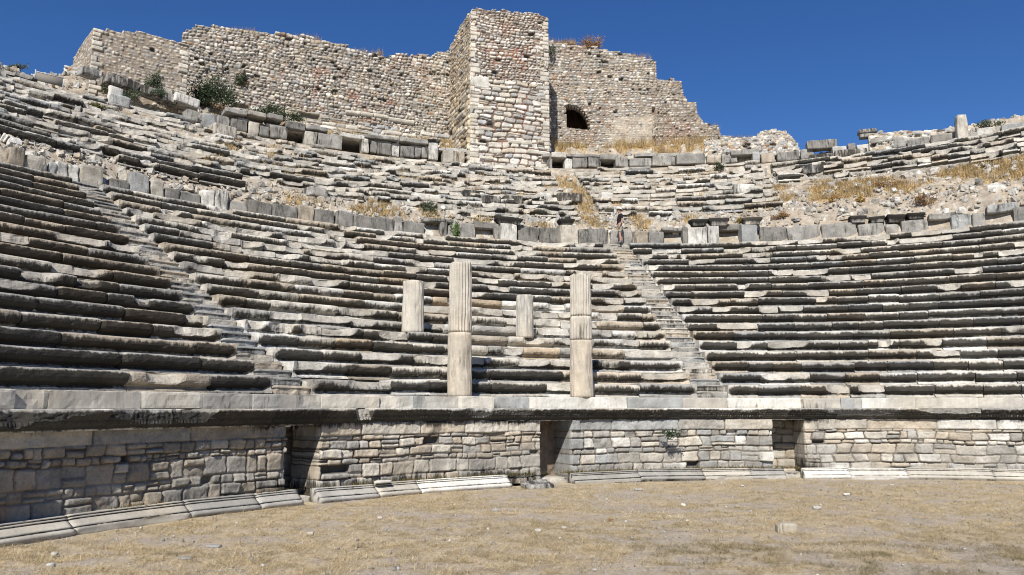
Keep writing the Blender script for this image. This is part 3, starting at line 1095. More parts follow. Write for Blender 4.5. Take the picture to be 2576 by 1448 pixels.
STAINC = {'d': (GREY * 0.62, 0.36), 'g': (GREY * 0.82, 0.34), 'w': (WHITE * 0.88, 0.34), 'c': (CREAM * 0.82, 0.34), 'b': (BLUE * 0.95, 0.3), 'o': (BEIGE * 0.85, 0.32), 'k': (GREY * 0.45, 0.6)}


def wall_block(parent, name, u0, u1, vt, vb, r, kind, depth=0.45, rnd=0.06, amp=0.05, zb=None, mat=None):
    p0, z0 = at(u0, vb, r); p1, z1 = at(u1, vb, r)
    pm = (p0 + p1) / 2
    zt = at((u0 + u1) / 2, vt, r)[1]
    zbm = (z0 + z1) / 2 if zb is None else zb
    rw = float(warp(r, pm))
    w = abs(p1 - p0) * rw * 1.0 - 0.012
    dn = 0.0 if name == 'lintel' else 0.14
    zbm -= dn
    h = max(0.06, zt - zbm + rng.normal(0, 0.02))
    V, F = rough_box(w, depth, h, rnd, amp, 7, ns())
    V[:, 1] += depth / 2
    V = place(V, pm, r, zbm, 0.0 if name == 'lintel' else rng.normal(0, 0.035), (0, 0) if name == 'lintel' else (rng.normal(0, 0.03), rng.normal(0, 0.025)))
    c, s = STAINC[kind]
    c = c * (0.88 + 0.24 * rng.random())
    C = np.tile(np.append(c, s * (0.8 + 0.4 * rng.random())), (len(V), 1))
    C[:, :3] *= (0.7 + 0.6 * fbm(V[:, 0] * 3 + V[:, 1], V[:, 2] * 3, 44))[:, None]
    return add(name, mesh_data(name, V, F, mat or M_SEAT, C, False), parent)


def capital(u0, u1, vt, vb, r, label, kind='k', group='capitals on the walkway wall'):
    """moulded block: narrow neck, wide blackened top, lying on a pedestal"""
    p0, zb = at(u0, vb, r); p1, _ = at(u1, vb, r)
    pm = (p0 + p1) / 2
    zt = at((u0 + u1) / 2, vt, r)[1]
    w = abs(p1 - p0) * float(warp(r, pm)); h = max(0.15, zt - zb)
    P, F = TB[7]
    V, F = rough_box(w, 0.62, h, 0.02, 0.012, 7, ns())
    t = np.clip(V[:, 2] / h, 0, 1)
    sc = np.interp(t, [0, 0.25, 0.45, 0.6, 0.7, 1.0], [0.74, 0.76, 0.84, 0.95, 1.0, 0.99])
    V[:, 0] *= sc; V[:, 1] *= sc
    V[:, 1] += 0.24
    V = place(V, pm, r, zb, rng.normal(0, 0.05), (rng.normal(0, 0.02), rng.normal(0, 0.03)))
    c, s = STAINC[kind]
    st = np.interp(t, [0, 0.4, 0.6, 1], [0.5, 0.6, 1.0, 1.1]) * (1 if kind == 'k' else 0.85)
    C = np.concatenate([np.tile(c * 1.1, (len(V), 1)), st[:, None]], 1)
    return mesh_thing('capital', V, F, M_SEAT, label, 'capital', C, group)


def build_walkway():
    r = 31.9
    L = thing('walkway_wall', 'low walkway wall of pale upright slabs and grey blocks above the dark left seats', 'wall', tuple(pol(r, -45 * D2R, 9.7)), 'walkway walls')
    left = [(20, 62, 372, 425, 'o'), (62, 118, 392, 440, 'c'), (120, 140, 408, 447, 'b'), (140, 172, 405, 455, 'w'), (172, 198, 412, 460, 'w'), (198, 258, 415, 477, 'c'),
            (276, 325, 452, 484, 'd'), (325, 374, 433, 490, 'b'), (376, 412, 456, 494, 'c'), (412, 450, 476, 502, 'd'), (450, 505, 484, 510, 'd'), (506, 540, 477, 517, 'w'), (540, 574, 480, 521, 'w'),
            (580, 622, 508, 530, 'g'), (622, 686, 506, 542, 'd'), (686, 750, 516, 550, 'd'), (750, 790, 518, 552, 'o'), (791, 842, 528, 561, 'd'), (845, 888, 533, 565, 'g')]
    for b in left: wall_block(L, 'ashlar_block', *b[:4], r, b[4])
    M = thing('walkway_wall', 'middle walkway wall of grey blocks with two small door openings, left of the standing man', 'wall', tuple(pol(r, -18 * D2R, 9.7)), 'walkway walls')
    mid = [(890, 946, 541, 572, 'd'), (947, 992, 547, 577, 'd'), (993, 1014, 546, 580, 'g'), (1015, 1069, 556, 586, 'd'), (1109, 1126, 558, 590, 'g'), (1128, 1153, 565, 594, 'g'),
           (1155, 1196, 562, 594, 'g'), (1301, 1356, 572, 603, 'd'), (1357, 1408, 573, 605, 'd'), (1457, 1531, 577, 613, 'd')]
    for b in mid: wall_block(M, 'ashlar_block', *b[:4], r, b[4])
    wall_block(M, 'lintel', 1066, 1142, 549, 559, r - 0.03, 'd', 0.75)
    wall_block(M, 'lintel', 1194, 1250, 557, 575, r - 0.03, 'd', 0.75)
    wall_block(M, 'pedestal', 1245, 1258, 565, 606, r - 0.1, 'g', 0.5)
    wall_block(M, 'pedestal', 1259, 1301, 562, 612, r - 0.32, 'w', 0.62, 0.015, 0.008, None, M_GREYV)
    wall_block(M, 'pedestal', 1410, 1456, 566, 614, r - 0.28, 'c', 0.6, 0.015, 0.012)
    Rw = thing('walkway_wall', 'right walkway wall of large weathered blocks and white pedestals, right of the standing man', 'wall', tuple(pol(r, 8 * D2R, 9.7)), 'walkway walls')
    right = [(1535, 1590, 583, 612, 'g'), (1591, 1632, 583, 612, 'o'), (1633, 1672, 582, 612, 'd'), (1912, 1981, 570, 604, 'd'), (1982, 2067, 566, 602, 'g'), (2068, 2158, 560, 600, 'g'),
             (2161, 2229, 562, 594, 'g'), (2230, 2263, 562, 592, 'g'), (2268, 2338, 552, 590, 'g'), (2392, 2445, 538, 578, 'b'), (2447, 2482, 537, 575, 'g'), (2551, 2610, 520, 566, 'd'), (2612, 2680, 520, 563, 'g')]
    for b in right: wall_block(Rw, 'ashlar_block', *b[:4], r, b[4])
    wall_block(Rw, 'lintel', 1664, 1728, 571, 582, r - 0.03, 'g', 0.75)
    wall_block(Rw, 'lintel', 1806, 1868, 565, 580, r - 0.03, 'd', 0.75)
    wall_block(Rw, 'lintel', 2336, 2408, 536, 553, r - 0.03, 'g', 0.75)
    wall_block(Rw, 'lintel', 2482, 2566, 512, 534, r - 0.05, 'b', 0.75)
    wall_block(Rw, 'pedestal', 1718, 1732, 570, 615, r - 0.15, 'd', 0.5)
    wall_block(Rw, 'pedestal', 1731, 1781, 568, 623, r - 0.34, 'w', 0.6, 0.015, 0.008)
    wall_block(Rw, 'pedestal', 1782, 1811, 568, 619, r - 0.30, 'w', 0.6, 0.015, 0.008, None, M_GREYV)
    wall_block(Rw, 'pedestal', 1866, 1908, 565, 612, r - 0.28, 'b', 0.6, 0.015, 0.008)
    capital(1247, 1316, 546, 563, r - 0.25, 'wide blackened capital on the white pedestal in the middle walkway wall')
    capital(1407, 1446, 551, 567, r - 0.25, 'small dark capital on the beige pedestal nearest the standing man on his left')
    capital(1737, 1784, 552, 569, r - 0.25, 'broken dark capital on the large white pedestal, touching a lighter capital on its right')
    capital(1783, 1836, 549, 569, r - 0.25, 'moulded grey capital on the large white pedestal, right of a broken dark one', 'g')
    capital(1868, 1920, 547, 566, r - 0.2, 'pale moulded capital alone on the narrow bluish pedestal', 'c')
    capital(2138, 2181, 543, 562, r + 0.05, 'moulded block with a white underside, leftmost of four on the right walkway wall', 'g')
    capital(2186, 2229, 545, 562, r + 0.05, 'grey broken moulded block, second of four on the right walkway wall', 'g')
    capital(2231, 2279, 540, 562, r + 0.05, 'blackened moulded block, third of four on the right walkway wall')
    capital(2281, 2330, 536, 553, r + 0.05, 'blackest moulded block, last of four on the right walkway wall, beside a lintel')


def build_gallery():
    r = 41.0
    zf = 16.45
    A = thing('gallery_wall', 'blocks and dark square openings along the top of the seats, left of the tower', 'wall', tuple(pol(r, -26 * D2R, zf)), 'gallery walls')
    blocks = [(467, 499, 278, 298, 'g'), (508, 548, 286, 318, 'b'), (546, 578, 293, 320, 'g'), (580, 622, 300, 322, 'd'), (625, 652, 307, 333, 'c'), (653, 678, 316, 337, 'd'), (680, 722, 317, 343, 'g'),
              (766, 798, 330, 362, 'c'), (800, 862, 338, 368, 'g'), (912, 930, 348, 379, 'w'), (932, 948, 356, 378, 'd'), (949, 986, 360, 383, 'd'), (986, 1006, 366, 388, 'w'),
              (1007, 1044, 369, 390, 'd'), (1045, 1060, 372, 390, 'd'), (1061, 1077, 370, 392, 'g'), (1078, 1103, 355, 396, 'w'), (1115, 1142, 378, 404, 'c'), (1143, 1170, 382, 412, 'o')]
    for b in blocks: wall_block(A, 'ashlar_block', *b[:4], r, b[4], 0.8)
    for b in ((568, 622, 273, 286, 'g'), (624, 672, 280, 292, 'c'), (674, 714, 288, 300, 'g'), (718, 768, 308, 326, 'd'), (769, 826, 316, 328, 'g'), (858, 918, 337, 348, 'w'), (918, 962, 341, 349, 'd'), (963, 1004, 344, 352, 'g'), (1006, 1078, 349, 360, 'g'), (1076, 1108, 350, 357, 'k')):
        wall_block(A, 'lintel', *b[:4], r - 0.05, b[4], 1.1)
    B = thing('gallery_wall', 'grey gallery wall with two small dark square openings just right of the tower', 'wall', tuple(pol(r, -4 * D2R, zf)), 'gallery walls')
    for b in ((1421, 1441, 397, 420, 'w'), (1441, 1478, 394, 416, 'd'), (1479, 1512, 396, 415, 'd'), (1549, 1582, 394, 414, 'g'), (1583, 1640, 398, 413, 'g'), (1641, 1700, 394, 411, 'g'), (1380, 1390, 398, 420, 'g')):
        wall_block(B, 'ashlar_block', *b[:4], r, b[4], 0.8)
    for b in ((1386, 1426, 382, 397, 'w'), (1510, 1550, 388, 402, 'g'), (1425, 1510, 386, 395, 'g')):
        wall_block(B, 'lintel', *b[:4], r - 0.05, b[4], 1.1)
    C = thing('gallery_wall', 'broken gallery wall at the right skyline with blue sky showing through one opening', 'wall', tuple(pol(r, 11 * D2R, zf)), 'gallery walls')
    for b in ((1701, 1776, 386, 407, 'g'), (1777, 1815, 389, 405, 'o'), (1816, 1856, 390, 405, 'g'), (1893, 1913, 382, 405, 'b'), (1914, 1952, 384, 404, 'o'), (1954, 2013, 382, 399, 'd'), (2014, 2048, 373, 394, 'g'),
              (2094, 2132, 367, 388, 'w'), (2134, 2155, 360, 386, 'g'), (2156, 2206, 360, 378, 'w'), (2246, 2281, 346, 366, 'g'), (2282, 2340, 349, 366, 'g'), (2340, 2410, 338, 356, 'g'), (2436, 2500, 332, 352, 'g'), (2455, 2520, 320, 334, 'w'), (2520, 2600, 306, 330, 'b')):
        wall_block(C, 'ashlar_block', *b[:4], r, b[4], 0.6)
    for b in ((1838, 1912, 375, 389, 'g'), (2030, 2108, 352, 374, 'g'), (2189, 2262, 344, 359, 'g')):
        wall_block(C, 'lintel', *b[:4], r - 0.05, b[4], 0.75)
    for par, q0, q1 in ((A, -34, -15.2), (B, -9.6, 3.5)):
        pr = np.array([(2.3, 0.22, .3), (0.05, 0.22, .3), (0.0, 0.18, .5), (0.0, 0.02, .5), (0.05, 0.0, .6), (2.3, 0.0, .5)])
        a = q0
        while a < q1 - 0.3:
            b = min(q1, a + rng.uniform(1.5, 3.2))
            V, F, Cc = sweep(pr, r + 0.25, 17.22 + rng.normal(0, 0.02), a * D2R + 0.0005, b * D2R - 0.0005, 0.2, GREY * rng.uniform(0.8, 1.25), 0.5, ns(), 0.5, 0.03)
            add('roof_slab', mesh_data('roof_slab', V, F, M_SEAT, Cc, False), par)
            a = b
    # a two-tier moulded block stands on it, and a tall upright stone
    p, zb = at(2182, 346, r + 0.6)
    V1, F = rough_box(0.85, 0.5, 0.22, 0.03, 0.012, 7, ns()); V2, _ = rough_box(0.98, 0.62, 0.24, 0.05, 0.012, 7, ns())
    root = thing('moulded_block', 'grey two-step moulded block on the right skyline', 'stone block', tuple(pol(r + 0.6, p, zb)))
    for V, dz in ((V1, -0.05), (V2, 0.18)):
        add('moulding', mesh_data('moulding', place(V, p, r + 0.6, zb + dz), F, M_SEAT, np.tile(np.append(GREY, 0.5), (len(V), 1))), root)
    p, zb = at(2420, 352, 40.6)
    zt = at(2420, 291, 40.6)[1]
    V, F = rough_box(0.55, 0.45, zt - zb + 0.1, 0.06, 0.02, 7, ns())
    V[:, 0] *= np.interp(V[:, 2], [0, 1.0, zt - zb], [1.0, 0.96, 0.8])
    V = place(V, p, 40.6, zb - 0.1, 0.25, (0, 0.02))
    mesh_thing('standing_stone', V, F, M_SEAT, 'tall pale upright stone standing alone on the right skyline', 'standing stone', np.tile(np.append(CREAM * 0.9, 0.35), (len(V), 1)))


# ------------------------------------------------------------------ castle
def top_line(pts, A, B, extra=0.0):
    q = [on_wall(u, v, A, B) for u, v in pts]
    xs = [a for a, _ in q]; zs = [b + extra for _, b in q]
    return lambda S: np.interp(S, xs, zs)


def in_poly(S, Z, P):
    c = np.zeros(S.shape, bool)
    n = len(P)
    for i in range(n):
        x1, y1 = P[i]; x2, y2 = P[(i + 1) % n]
        t = ((y1 > Z) != (y2 > Z)) & (S < (x2 - x1) * (Z - y1) / (y2 - y1 + 1e-9) + x1)
        c ^= t
    return c


def bumps(lst):
    """half-round reused mouldings and shafts laid flat in the masonry"""
    def patch(S, Z, H, C, st):
        for s0, s1, zc, h in lst:
            ins = sstep(s0 - 0.02, s0 + 0.02, S) * sstep(s1 + 0.02, s1 - 0.02, S)
            t = (Z - zc) / (h / 2)
            k = ins * (np.abs(t) < 1)
            cyl = np.sqrt(np.clip(1 - t * t, 0, 1)) * h * 0.5 + 0.03 - 0.03 * (np.abs(np.mod(t * 2.2, 1) - 0.5) < 0.14)
            H = np.where(k > 0.3, cyl, H)
            C = np.where((k > 0.3)[..., None], (CREAM * 1.05) * (0.85 + 0.3 * fbm(S * 3 + zc, Z * 3, 3))[..., None], C)
        return H, C, st
    return patch


def build_castle():
    PALC = [c * 1.1 for c in (CREAM, WHITE, BLUE * 1.08, GREY * 1.05, BEIGE, OCHRE, BROWN * 1.3)]
    WC = [4, 3.0, 2.6, 3.2, 1.2, 0.12, 0.3]
    mort = np.array([0.23, 0.19, 0.15])
    # ---- tower
    FL, FR, BL = np.array([-2.55, 45.8]), np.array([2.3, 47.3]), np.array([-4.15, 49.6])
    BR = FR + BL - FL
    tw = thing('castle_tower', 'tall square rubble stone tower rising above the seats in the middle of the skyline', 'tower', (-0.1, 48.4, 16))
    f, L = plane_surf(FL, FR, 0.012, 26)
    tl = top_line([(1186, 25), (1192, 21), (1205, 22), (1222, 27), (1240, 25), (1256, 29), (1265, 24), (1290, 32), (1312, 30), (1330, 28), (1350, 32), (1372, 42), (1380, 46)], FL, FR)

    def lay_t(S, Z):
        a = lay_coursed(S, np.minimum(Z, 22.1), (0.25, 0.40), (0.22, 0.42), 401, 0.14, 0.14, 0.065, 0.09)
        b = lay_coursed(S, np.maximum(Z, 21.9), (0.13, 0.235), (0.13, 0.3), 402, 0.12, 0.14, 0.045, 0.08)
        up = Z > 22.0 + 0.3 * (fbm(S * 1.2, Z * 0, 7) - 0.5)
        return np.where(up, b[0] + a[2], a[0]), np.where(up, b[1], a[1]), a[2] + b[2], np.where(up, b[3], a[3]), None

    def stn(S, Z, q): return 0.32 * q + 0.12 * sstep(17.5, 16, Z)
    pal_t = [CREAM * 1.17, WHITE * 1.1, BLUE * 1.25, GREY * 1.2, BEIGE * 1.15, OCHRE]
    pb = bumps([(0.05, 1.3, 20.05, 0.24), (0.1, 1.35, 18.75, 0.22), (2.4, 3.9, 18.1, 0.26), (0.1, 1.0, 17.75, 0.2), (3.5, 4.9, 17.55, 0.2), (1.3, 2.3, 21.55, 0.2), (0.2, 1.4, 16.9, 0.22), (3.8, 4.9, 16.6, 0.2), (0.0, 1.2, 15.8, 0.2)])

    def patch_t(S, Z, H, C, st):
        H, C, st = pb(S, Z, H, C, st)
        k = (S > 0.02) & (S < 1.18) & (Z > 21.35) & (Z < 22.1)     # one big white block
        e = np.minimum(np.minimum(S - 0.02, 1.18 - S), np.minimum(Z - 21.35, 22.1 - Z))
        H = np.where(k, 0.07 * sstep(0, 0.05, e), H)
        C = np.where(k[..., None], WHITE * (0.85 + 0.3 * fbm(S * 2, Z * 5, 4))[..., None], C)
        return quoins([(0, 1), (Lt, -1)], 77, CREAM * 1.08)(S, Z, H, C, st) if Z.max() > 0 else (H, C, st)
    Lt = L
    relief('front_wall', f, 0, L, 14.0, 26.8, 0.036, lay_t, pal_t, [4, 3.4, 1.8, 2.0, 1.6, 0.15], tw, tl, None, 0.085, 0.9, np.array([0.18, 0.13, 0.1]), 0.02, None, 410, 0.025, 0.02, stn, patch_t, 0.025, 0.95)
    f, L = plane_surf(BL, FL, 0.012, 26)
    tl2 = top_line([(1130, 120), (1140, 104), (1150, 84), (1160, 62), (1172, 44), (1186, 27), (1192, 22)], BL, FL)
    relief('side_wall', f, 0, L, 14.0, 26.8, 0.05, lay_t, [c * np.array([1.0, 0.93, 0.8]) for c in pal_t], [4, 1.6, 1, 1.6, 3.2, 1.2], tw, tl2, None, 0.055, 0.9, mort, 0.028, None, 411, 0.025, 0.014, stn,
           bumps([(2.0, 3.4, 20.0, 0.25), (2.2, 3.9, 18.8, 0.25), (1.4, 3.0, 17.9, 0.25)]), 0.025, 0.3)
    f, L = plane_surf(FR, BR, 0.012, 26)
    relief('side_wall', f, 0, L, 14.0, 26.2, 0.06, lay_t, pal_t, [4, 2, 1, 1.6, 3, 1], tw, lambda S: 25.6 + 0 * S, None, 0.055, 0.9, mort, 0.028, None, 412, 0.02, 0.014, stn)
    # ---- left curtain
    A, B = np.array([-18.95, 42.6]), np.array([-4.0, 49.45])
    cw = thing('castle_wall', 'long rubble castle wall of small grey and white stones between the bastion and the tower', 'wall', tuple(np.append((A + B) / 2, 18.5)), 'castle walls')
    f, L = plane_surf(A, B, 0.01, 24)
    tl = top_line([(455, 78), (478, 78), (488, 66), (500, 63), (520, 66), (535, 64), (560, 70), (600, 72), (622, 76), (640, 75), (660, 82), (700, 84), (712, 80), (745, 92), (760, 88), (790, 96), (800, 103), (830, 105), (860, 113),
                   (900, 122), (925, 132), (958, 138), (980, 142), (1005, 133), (1030, 140), (1060, 136), (1085, 142), (1100, 132), (1115, 130), (1142, 128), (1160, 128)], A, B)

    def lay_c(S, Z):
        a = lay_coursed(S, Z, (0.13, 0.235), (0.12, 0.28), 421, 0.13, 0.12, 0.045, 0.08)
        b = lay_coursed(S, np.minimum(Z, 21), (0.18, 0.3), (0.3, 0.8), 422, 0.05, 0.25, 0.05)
        lo = Z < 19.75 + 0.5 * (fbm(S * 0.7, Z * 0, 5) - 0.5) - 0.02 * S
        return np.where(lo, b[0] + a[2], a[0]), np.where(lo, b[1], a[1]), a[2] + b[2], np.where(lo, b[3], a[3]), None

    def stn2(S, Z, q): return 0.34 * q

    sh = []
    for (u0, v0), (u1, v1) in (((868, 284), (905, 288)), ((907, 288), (938, 292)), ((940, 292), (975, 298)), ((976, 299), (1040, 313))):
        a_, z_ = on_wall(u0, v0, A, B); b_, z2 = on_wall(u1, v1, A, B)
        sh.append((a_, b_, (z_ + z2) / 2, 0.3))
    pbc = bumps(sh)

    def patch_c(S, Z, H, C, st):
        # reddish band of brick-strewn mortar in the middle of the wall, pale mortar near the tower and along the foot
        g = sstep(19.9, 19.0, Z) * 0.6 + 0.45 * sstep(0.5, 0.65, fbm(S * 0.4, Z * 0.6, 15)) * sstep(12, 15.5, S)
        pale = np.array([0.42, 0.36, 0.275])
        low = H < 0.03
        C = np.where(low[..., None], C * (1 - g[..., None]) + pale * g[..., None], C)
        hole = sstep(0.74, 0.78, fbm(S * 1.7, Z * 1.7, 19)) * (Z < 22)
        H = H - hole * 0.15
        return pbc(S, Z, H, C, st)
    relief('masonry', f, 0, L, 17.2, 26.6, 0.036, lay_c, PALC, WC, cw, tl, None, 0.07, 0.9, mort, 0.018, None, 423, 0.03, 0.03, stn2, patch_c, 0.03, 0.8)
    # ---- bastion
    FLb, FRb, BLb = np.array([-21.2, 37.5]), np.array([-17.6, 40.5]), np.array([-23.9, 40.6])
    bs = thing('bastion', 'square bastion of pale beige stones at the left end of the castle wall', 'bastion', tuple(np.append((FLb + FRb) / 2, 17)))
    f, L = plane_surf(FLb, FRb, 0.012, 21)
    tl = top_line([(232, 72), (243, 70), (262, 74), (300, 78), (340, 82), (350, 74), (362, 79), (400, 82), (420, 79), (445, 84), (472, 86)], FLb, FRb)

    def lay_b(S, Z): return lay_coursed(S, Z, (0.13, 0.21), (0.13, 0.28), 431, 0.06, 0.1, 0.06, 0.08)
    pal_b = [CREAM * 1.14, BEIGE * 1.14, BLUE * 1.2, GREY * 1.2, WHITE * 1.05]
    mb = np.array([0.30, 0.25, 0.195])
    relief('front_wall', f, 0, L, 15.2, 21.5, 0.04, lay_b, pal_b, [4, 3.5, 1.5, 1.5, 1.2], bs, tl, None, 0.04, 0.8, mb, 0.028, None, 432, 0.015, 0.006, stn2, quoins([(0, 1), (L, -1)], 78, CREAM * 1.08, 0.24), 0.02, 0.1)
    f, L = plane_surf(BLb, FLb, 0.012, 21)
    tl2 = top_line([(186, 150), (196, 128), (205, 112), (215, 100), (224, 84), (236, 72), (245, 70)], BLb, FLb)
    relief('side_wall', f, 0, L, 15.2, 21.5, 0.05, lay_b, pal_b, [3, 4, 1, 1.5, 0.6], bs, tl2, None, 0.04, 0.8, mb, 0.028, None, 433, 0.02, 0.01, stn2, None, 0.02, 0.1)
    BRb = FRb + (BLb - FLb)
    f, L = plane_surf(FRb, BRb, 0.012, 21)
    relief('side_wall', f, 0, L, 15.2, 21.3, 0.06, lay_b, pal_b, [3, 4, 1, 1.5, 0.6], bs, lambda S: 20.3 + 0 * S, None, 0.04, 0.8, mb, 0.028, None, 434, 0.02, 0.01, stn2)
    # ruined lump left of the bastion
    A, B = np.array([-25.5, 39.2]), np.array([-21.4, 38.2])
    f, L = plane_surf(A, B, 0.1, 18)
    tl = top_line([(150, 200), (156, 170), (162, 158), (175, 156), (190, 152), (205, 165), (230, 175)], A, B)
    w = thing('wall_stub', 'low crumbled stub of rubble wall at the left foot of the bastion', 'wall', tuple(np.append((A + B) / 2, 17)))
    relief('masonry', f, 0, L, 15.4, 19.5, 0.05, lambda S, Z: lay_voronoi(S, Z, 0.3, 0.2, 441, 0.45, 0.03), PALC, [3, 1, 2, 2, 3, 1, 1], w, tl, None, 0.08, 0.8, mb, 0.03, None, 442, 0.05, 0.03, stn2, None, 0.08)
    # ---- right curtain
    A, B = np.array([-0.2, 51.1]), np.array([9.95, 51.5])
    cw = thing('castle_wall', 'rubble castle wall with a half-buried dark arched opening, right of the tower', 'wall', tuple(np.append((A + B) / 2, 19)), 'castle walls')
    f, L = plane_surf(A, B, 0.01, 25)
    tl = top_line([(1330, 100), (1377, 101), (1400, 108), (1425, 110), (1445, 114), (1480, 120), (1500, 119), (1530, 126), (1560, 130), (1580, 137), (1600, 140), (1625, 146), (1650, 153), (1660, 156)], A, B)
    H_ = [on_wall(u, v, A, B) for u, v in ((1426, 322), (1426, 290), (1422, 268), (1432, 264), (1448, 268), (1462, 276), (1474, 290), (1481, 308), (1484, 328))]

    def lay_r(S, Z): return lay_coursed(S, Z, (0.12, 0.22), (0.12, 0.27), 451, 0.12, 0.12, 0.045, 0.08)
    u0 = on_wall(1500, 330, A, B)[0]; u1 = on_wall(1640, 330, A, B)[0]

    def patch_r(S, Z, H, C, st):
        # worn plaster over the lower right of the wall
        g = sstep(u0, u0 + 1.2, S) * sstep(u1 + 0.3, u1, S) * sstep(22.2, 21.4, Z + 0.6 * fbm(S * 1.5, Z * 1.5, 3)) * sstep(0.25, 0.5, fbm(S * 2, Z * 2, 33))
        pl = np.array([0.47, 0.41, 0.325]) * (0.8 + 0.35 * fbm(S * 4, Z * 4, 5))[..., None]
        C = C * (1 - 0.8 * g[..., None]) + pl * 0.8 * g[..., None]
        H = H * (1 - 0.6 * g) + 0.03 * g
        # deep broken joint beside the end of the wall
        k = (np.abs(S - (L - 0.28) + 0.1 * (fbm(S * 0, Z * 2, 2) - 0.5)) < 0.1) & (Z < 22.3) & (fbm(S * 0, Z * 3, 12) > 0.42)
        H = np.where(k, -0.3, H)
        return H, C, st
    relief('masonry', f, 0, L, 18.0, 28.2, 0.038, lay_r, PALC, [3.4, 1.8, 2.6, 2.6, 2, 0.3, 0.4], cw, tl, lambda S, Z: in_poly(S, Z, H_), 0.07, 0.9, np.array([0.25, 0.212, 0.17]), 0.02, None, 453, 0.025, 0.02, stn2, patch_r, 0.03, 0.35)
    # the dark vault behind the opening: side, end and vault stones
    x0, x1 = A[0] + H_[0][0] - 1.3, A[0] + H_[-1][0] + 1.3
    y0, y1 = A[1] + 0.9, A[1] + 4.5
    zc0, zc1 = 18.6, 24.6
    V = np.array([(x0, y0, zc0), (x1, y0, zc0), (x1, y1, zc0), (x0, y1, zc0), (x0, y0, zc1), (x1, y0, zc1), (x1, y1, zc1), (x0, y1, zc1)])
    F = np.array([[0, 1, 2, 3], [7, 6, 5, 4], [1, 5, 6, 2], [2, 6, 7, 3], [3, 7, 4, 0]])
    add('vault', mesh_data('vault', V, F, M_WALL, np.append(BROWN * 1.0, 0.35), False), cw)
    # voussoir stones along the broken arch edge
    R = np.random.default_rng(9)
    arc = H_[2:]
    for i in range(len(arc) - 1):
        for t in (0.1, 0.55):
            s_ = arc[i][0] * (1 - t) + arc[i + 1][0] * t; z_ = arc[i][1] * (1 - t) + arc[i + 1][1] * t
            Vb, Fb = rough_box(0.13, 0.5, 0.34, 0.03, 0.02, 3, ns())
            an = math.atan2(z_ - H_[0][1] + 0.2, s_ - H_[0][0] + 0.001)
            Vb = Vb - [0, 0, 0.1]
            c, s2 = math.cos(an - math.pi / 2), math.sin(an - math.pi / 2)
            W = np.stack([Vb[:, 0] * c - Vb[:, 2] * s2, Vb[:, 1], Vb[:, 0] * s2 + Vb[:, 2] * c], 1)
            W = W + [A[0] + s_, A[1] + (B[1] - A[1]) * s_ / L + 0.28, z_ + 0.02]
            add('voussoir', mesh_data('voussoir', W, Fb, M_WALL, np.append(CREAM * R.uniform(0.5, 1), 0.2)), cw)
    # ---- stub at the right end
    A, B = np.array([9.9, 51.9]), np.array([15.2, 52.3])
    w = thing('wall_stub', 'ruined end of the castle wall stepping down to the right against the sky', 'wall', tuple(np.append((A + B) / 2, 19)))
    f, L = plane_surf(A, B, 0.02, 22)
    tl = top_line([(1640, 200), (1690, 198), (1712, 202), (1717, 210), (1719, 238), (1728, 246), (1731, 259), (1752, 257), (1755, 285), (1766, 300), (1775, 312), (1800, 315), (1808, 318), (1813, 340)], A, B)
    relief('masonry', f, 0, L, 18.2, 25.0, 0.045, lay_r, [c * 0.95 for c in PALC], [3, 1.4, 2, 2, 3, 1, 0.6], w, tl, None, 0.07, 0.9, mort, 0.03, None, 463, 0.04, 0.03, stn2, None, 0.05, 0.5)
    # ---- rubble mound and the ruined wall on the right skyline
    A, B = np.array([12.0, 47.3]), np.array([19.8, 44.8])
    w = thing('rubble_core', 'rounded lump of bare rubble masonry on the skyline right of the castle', 'ruin', tuple(np.append((A + B) / 2, 17)))
    f, L = plane_surf(A, B, 0.25, 19)
    tl = top_line([(1800, 350), (1806, 345), (1850, 347), (1895, 348), (1904, 340), (1912, 331), (1935, 327), (1965, 328), (1980, 333), (1992, 345), (2000, 358), (2008, 368), (2014, 384), (2040, 392)], A, B)
    relief('masonry', f, 0, L, 15.8, 20.0, 0.05, lambda S, Z: lay_voronoi(S, Z, 0.26, 0.16, 471, 0.45, 0.02), PALC, [2.4, 1, 2, 3, 2, 0.3, 0.6], w, tl, None, 0.07, 1.2, np.array([0.23, 0.19, 0.145]), 0.03, None, 472, 0.05, 0.04, stn2, None, 0.09, 0.2)
    A, B = np.array([20.2, 42.9]), np.array([33.5, 37.3])
    w = thing('rubble_core', 'long low bank of rubble masonry behind the upright stone on the right skyline', 'ruin', tuple(np.append((A + B) / 2, 17)))
    f, L = plane_surf(A, B, 0.12, 18)
    tl = top_line([(2095, 375), (2110, 355), (2118, 342), (2150, 333), (2200, 333), (2250, 331), (2300, 328), (2350, 325), (2400, 322), (2440, 318), (2500, 316), (2550, 312), (2600, 305), (2700, 295)], A, B)
    relief('masonry', f, 0, L, 15.2, 19.6, 0.055, lambda S, Z: lay_voronoi(S, Z, 0.3, 0.15, 481, 0.45, 0.02), PALC, [2.4, 1, 2, 3, 2, 0.3, 0.6], w, tl, None, 0.07, 1.2, np.array([0.25, 0.21, 0.16]), 0.03, None, 482, 0.05, 0.04, stn2, None, 0.09, 0.2)


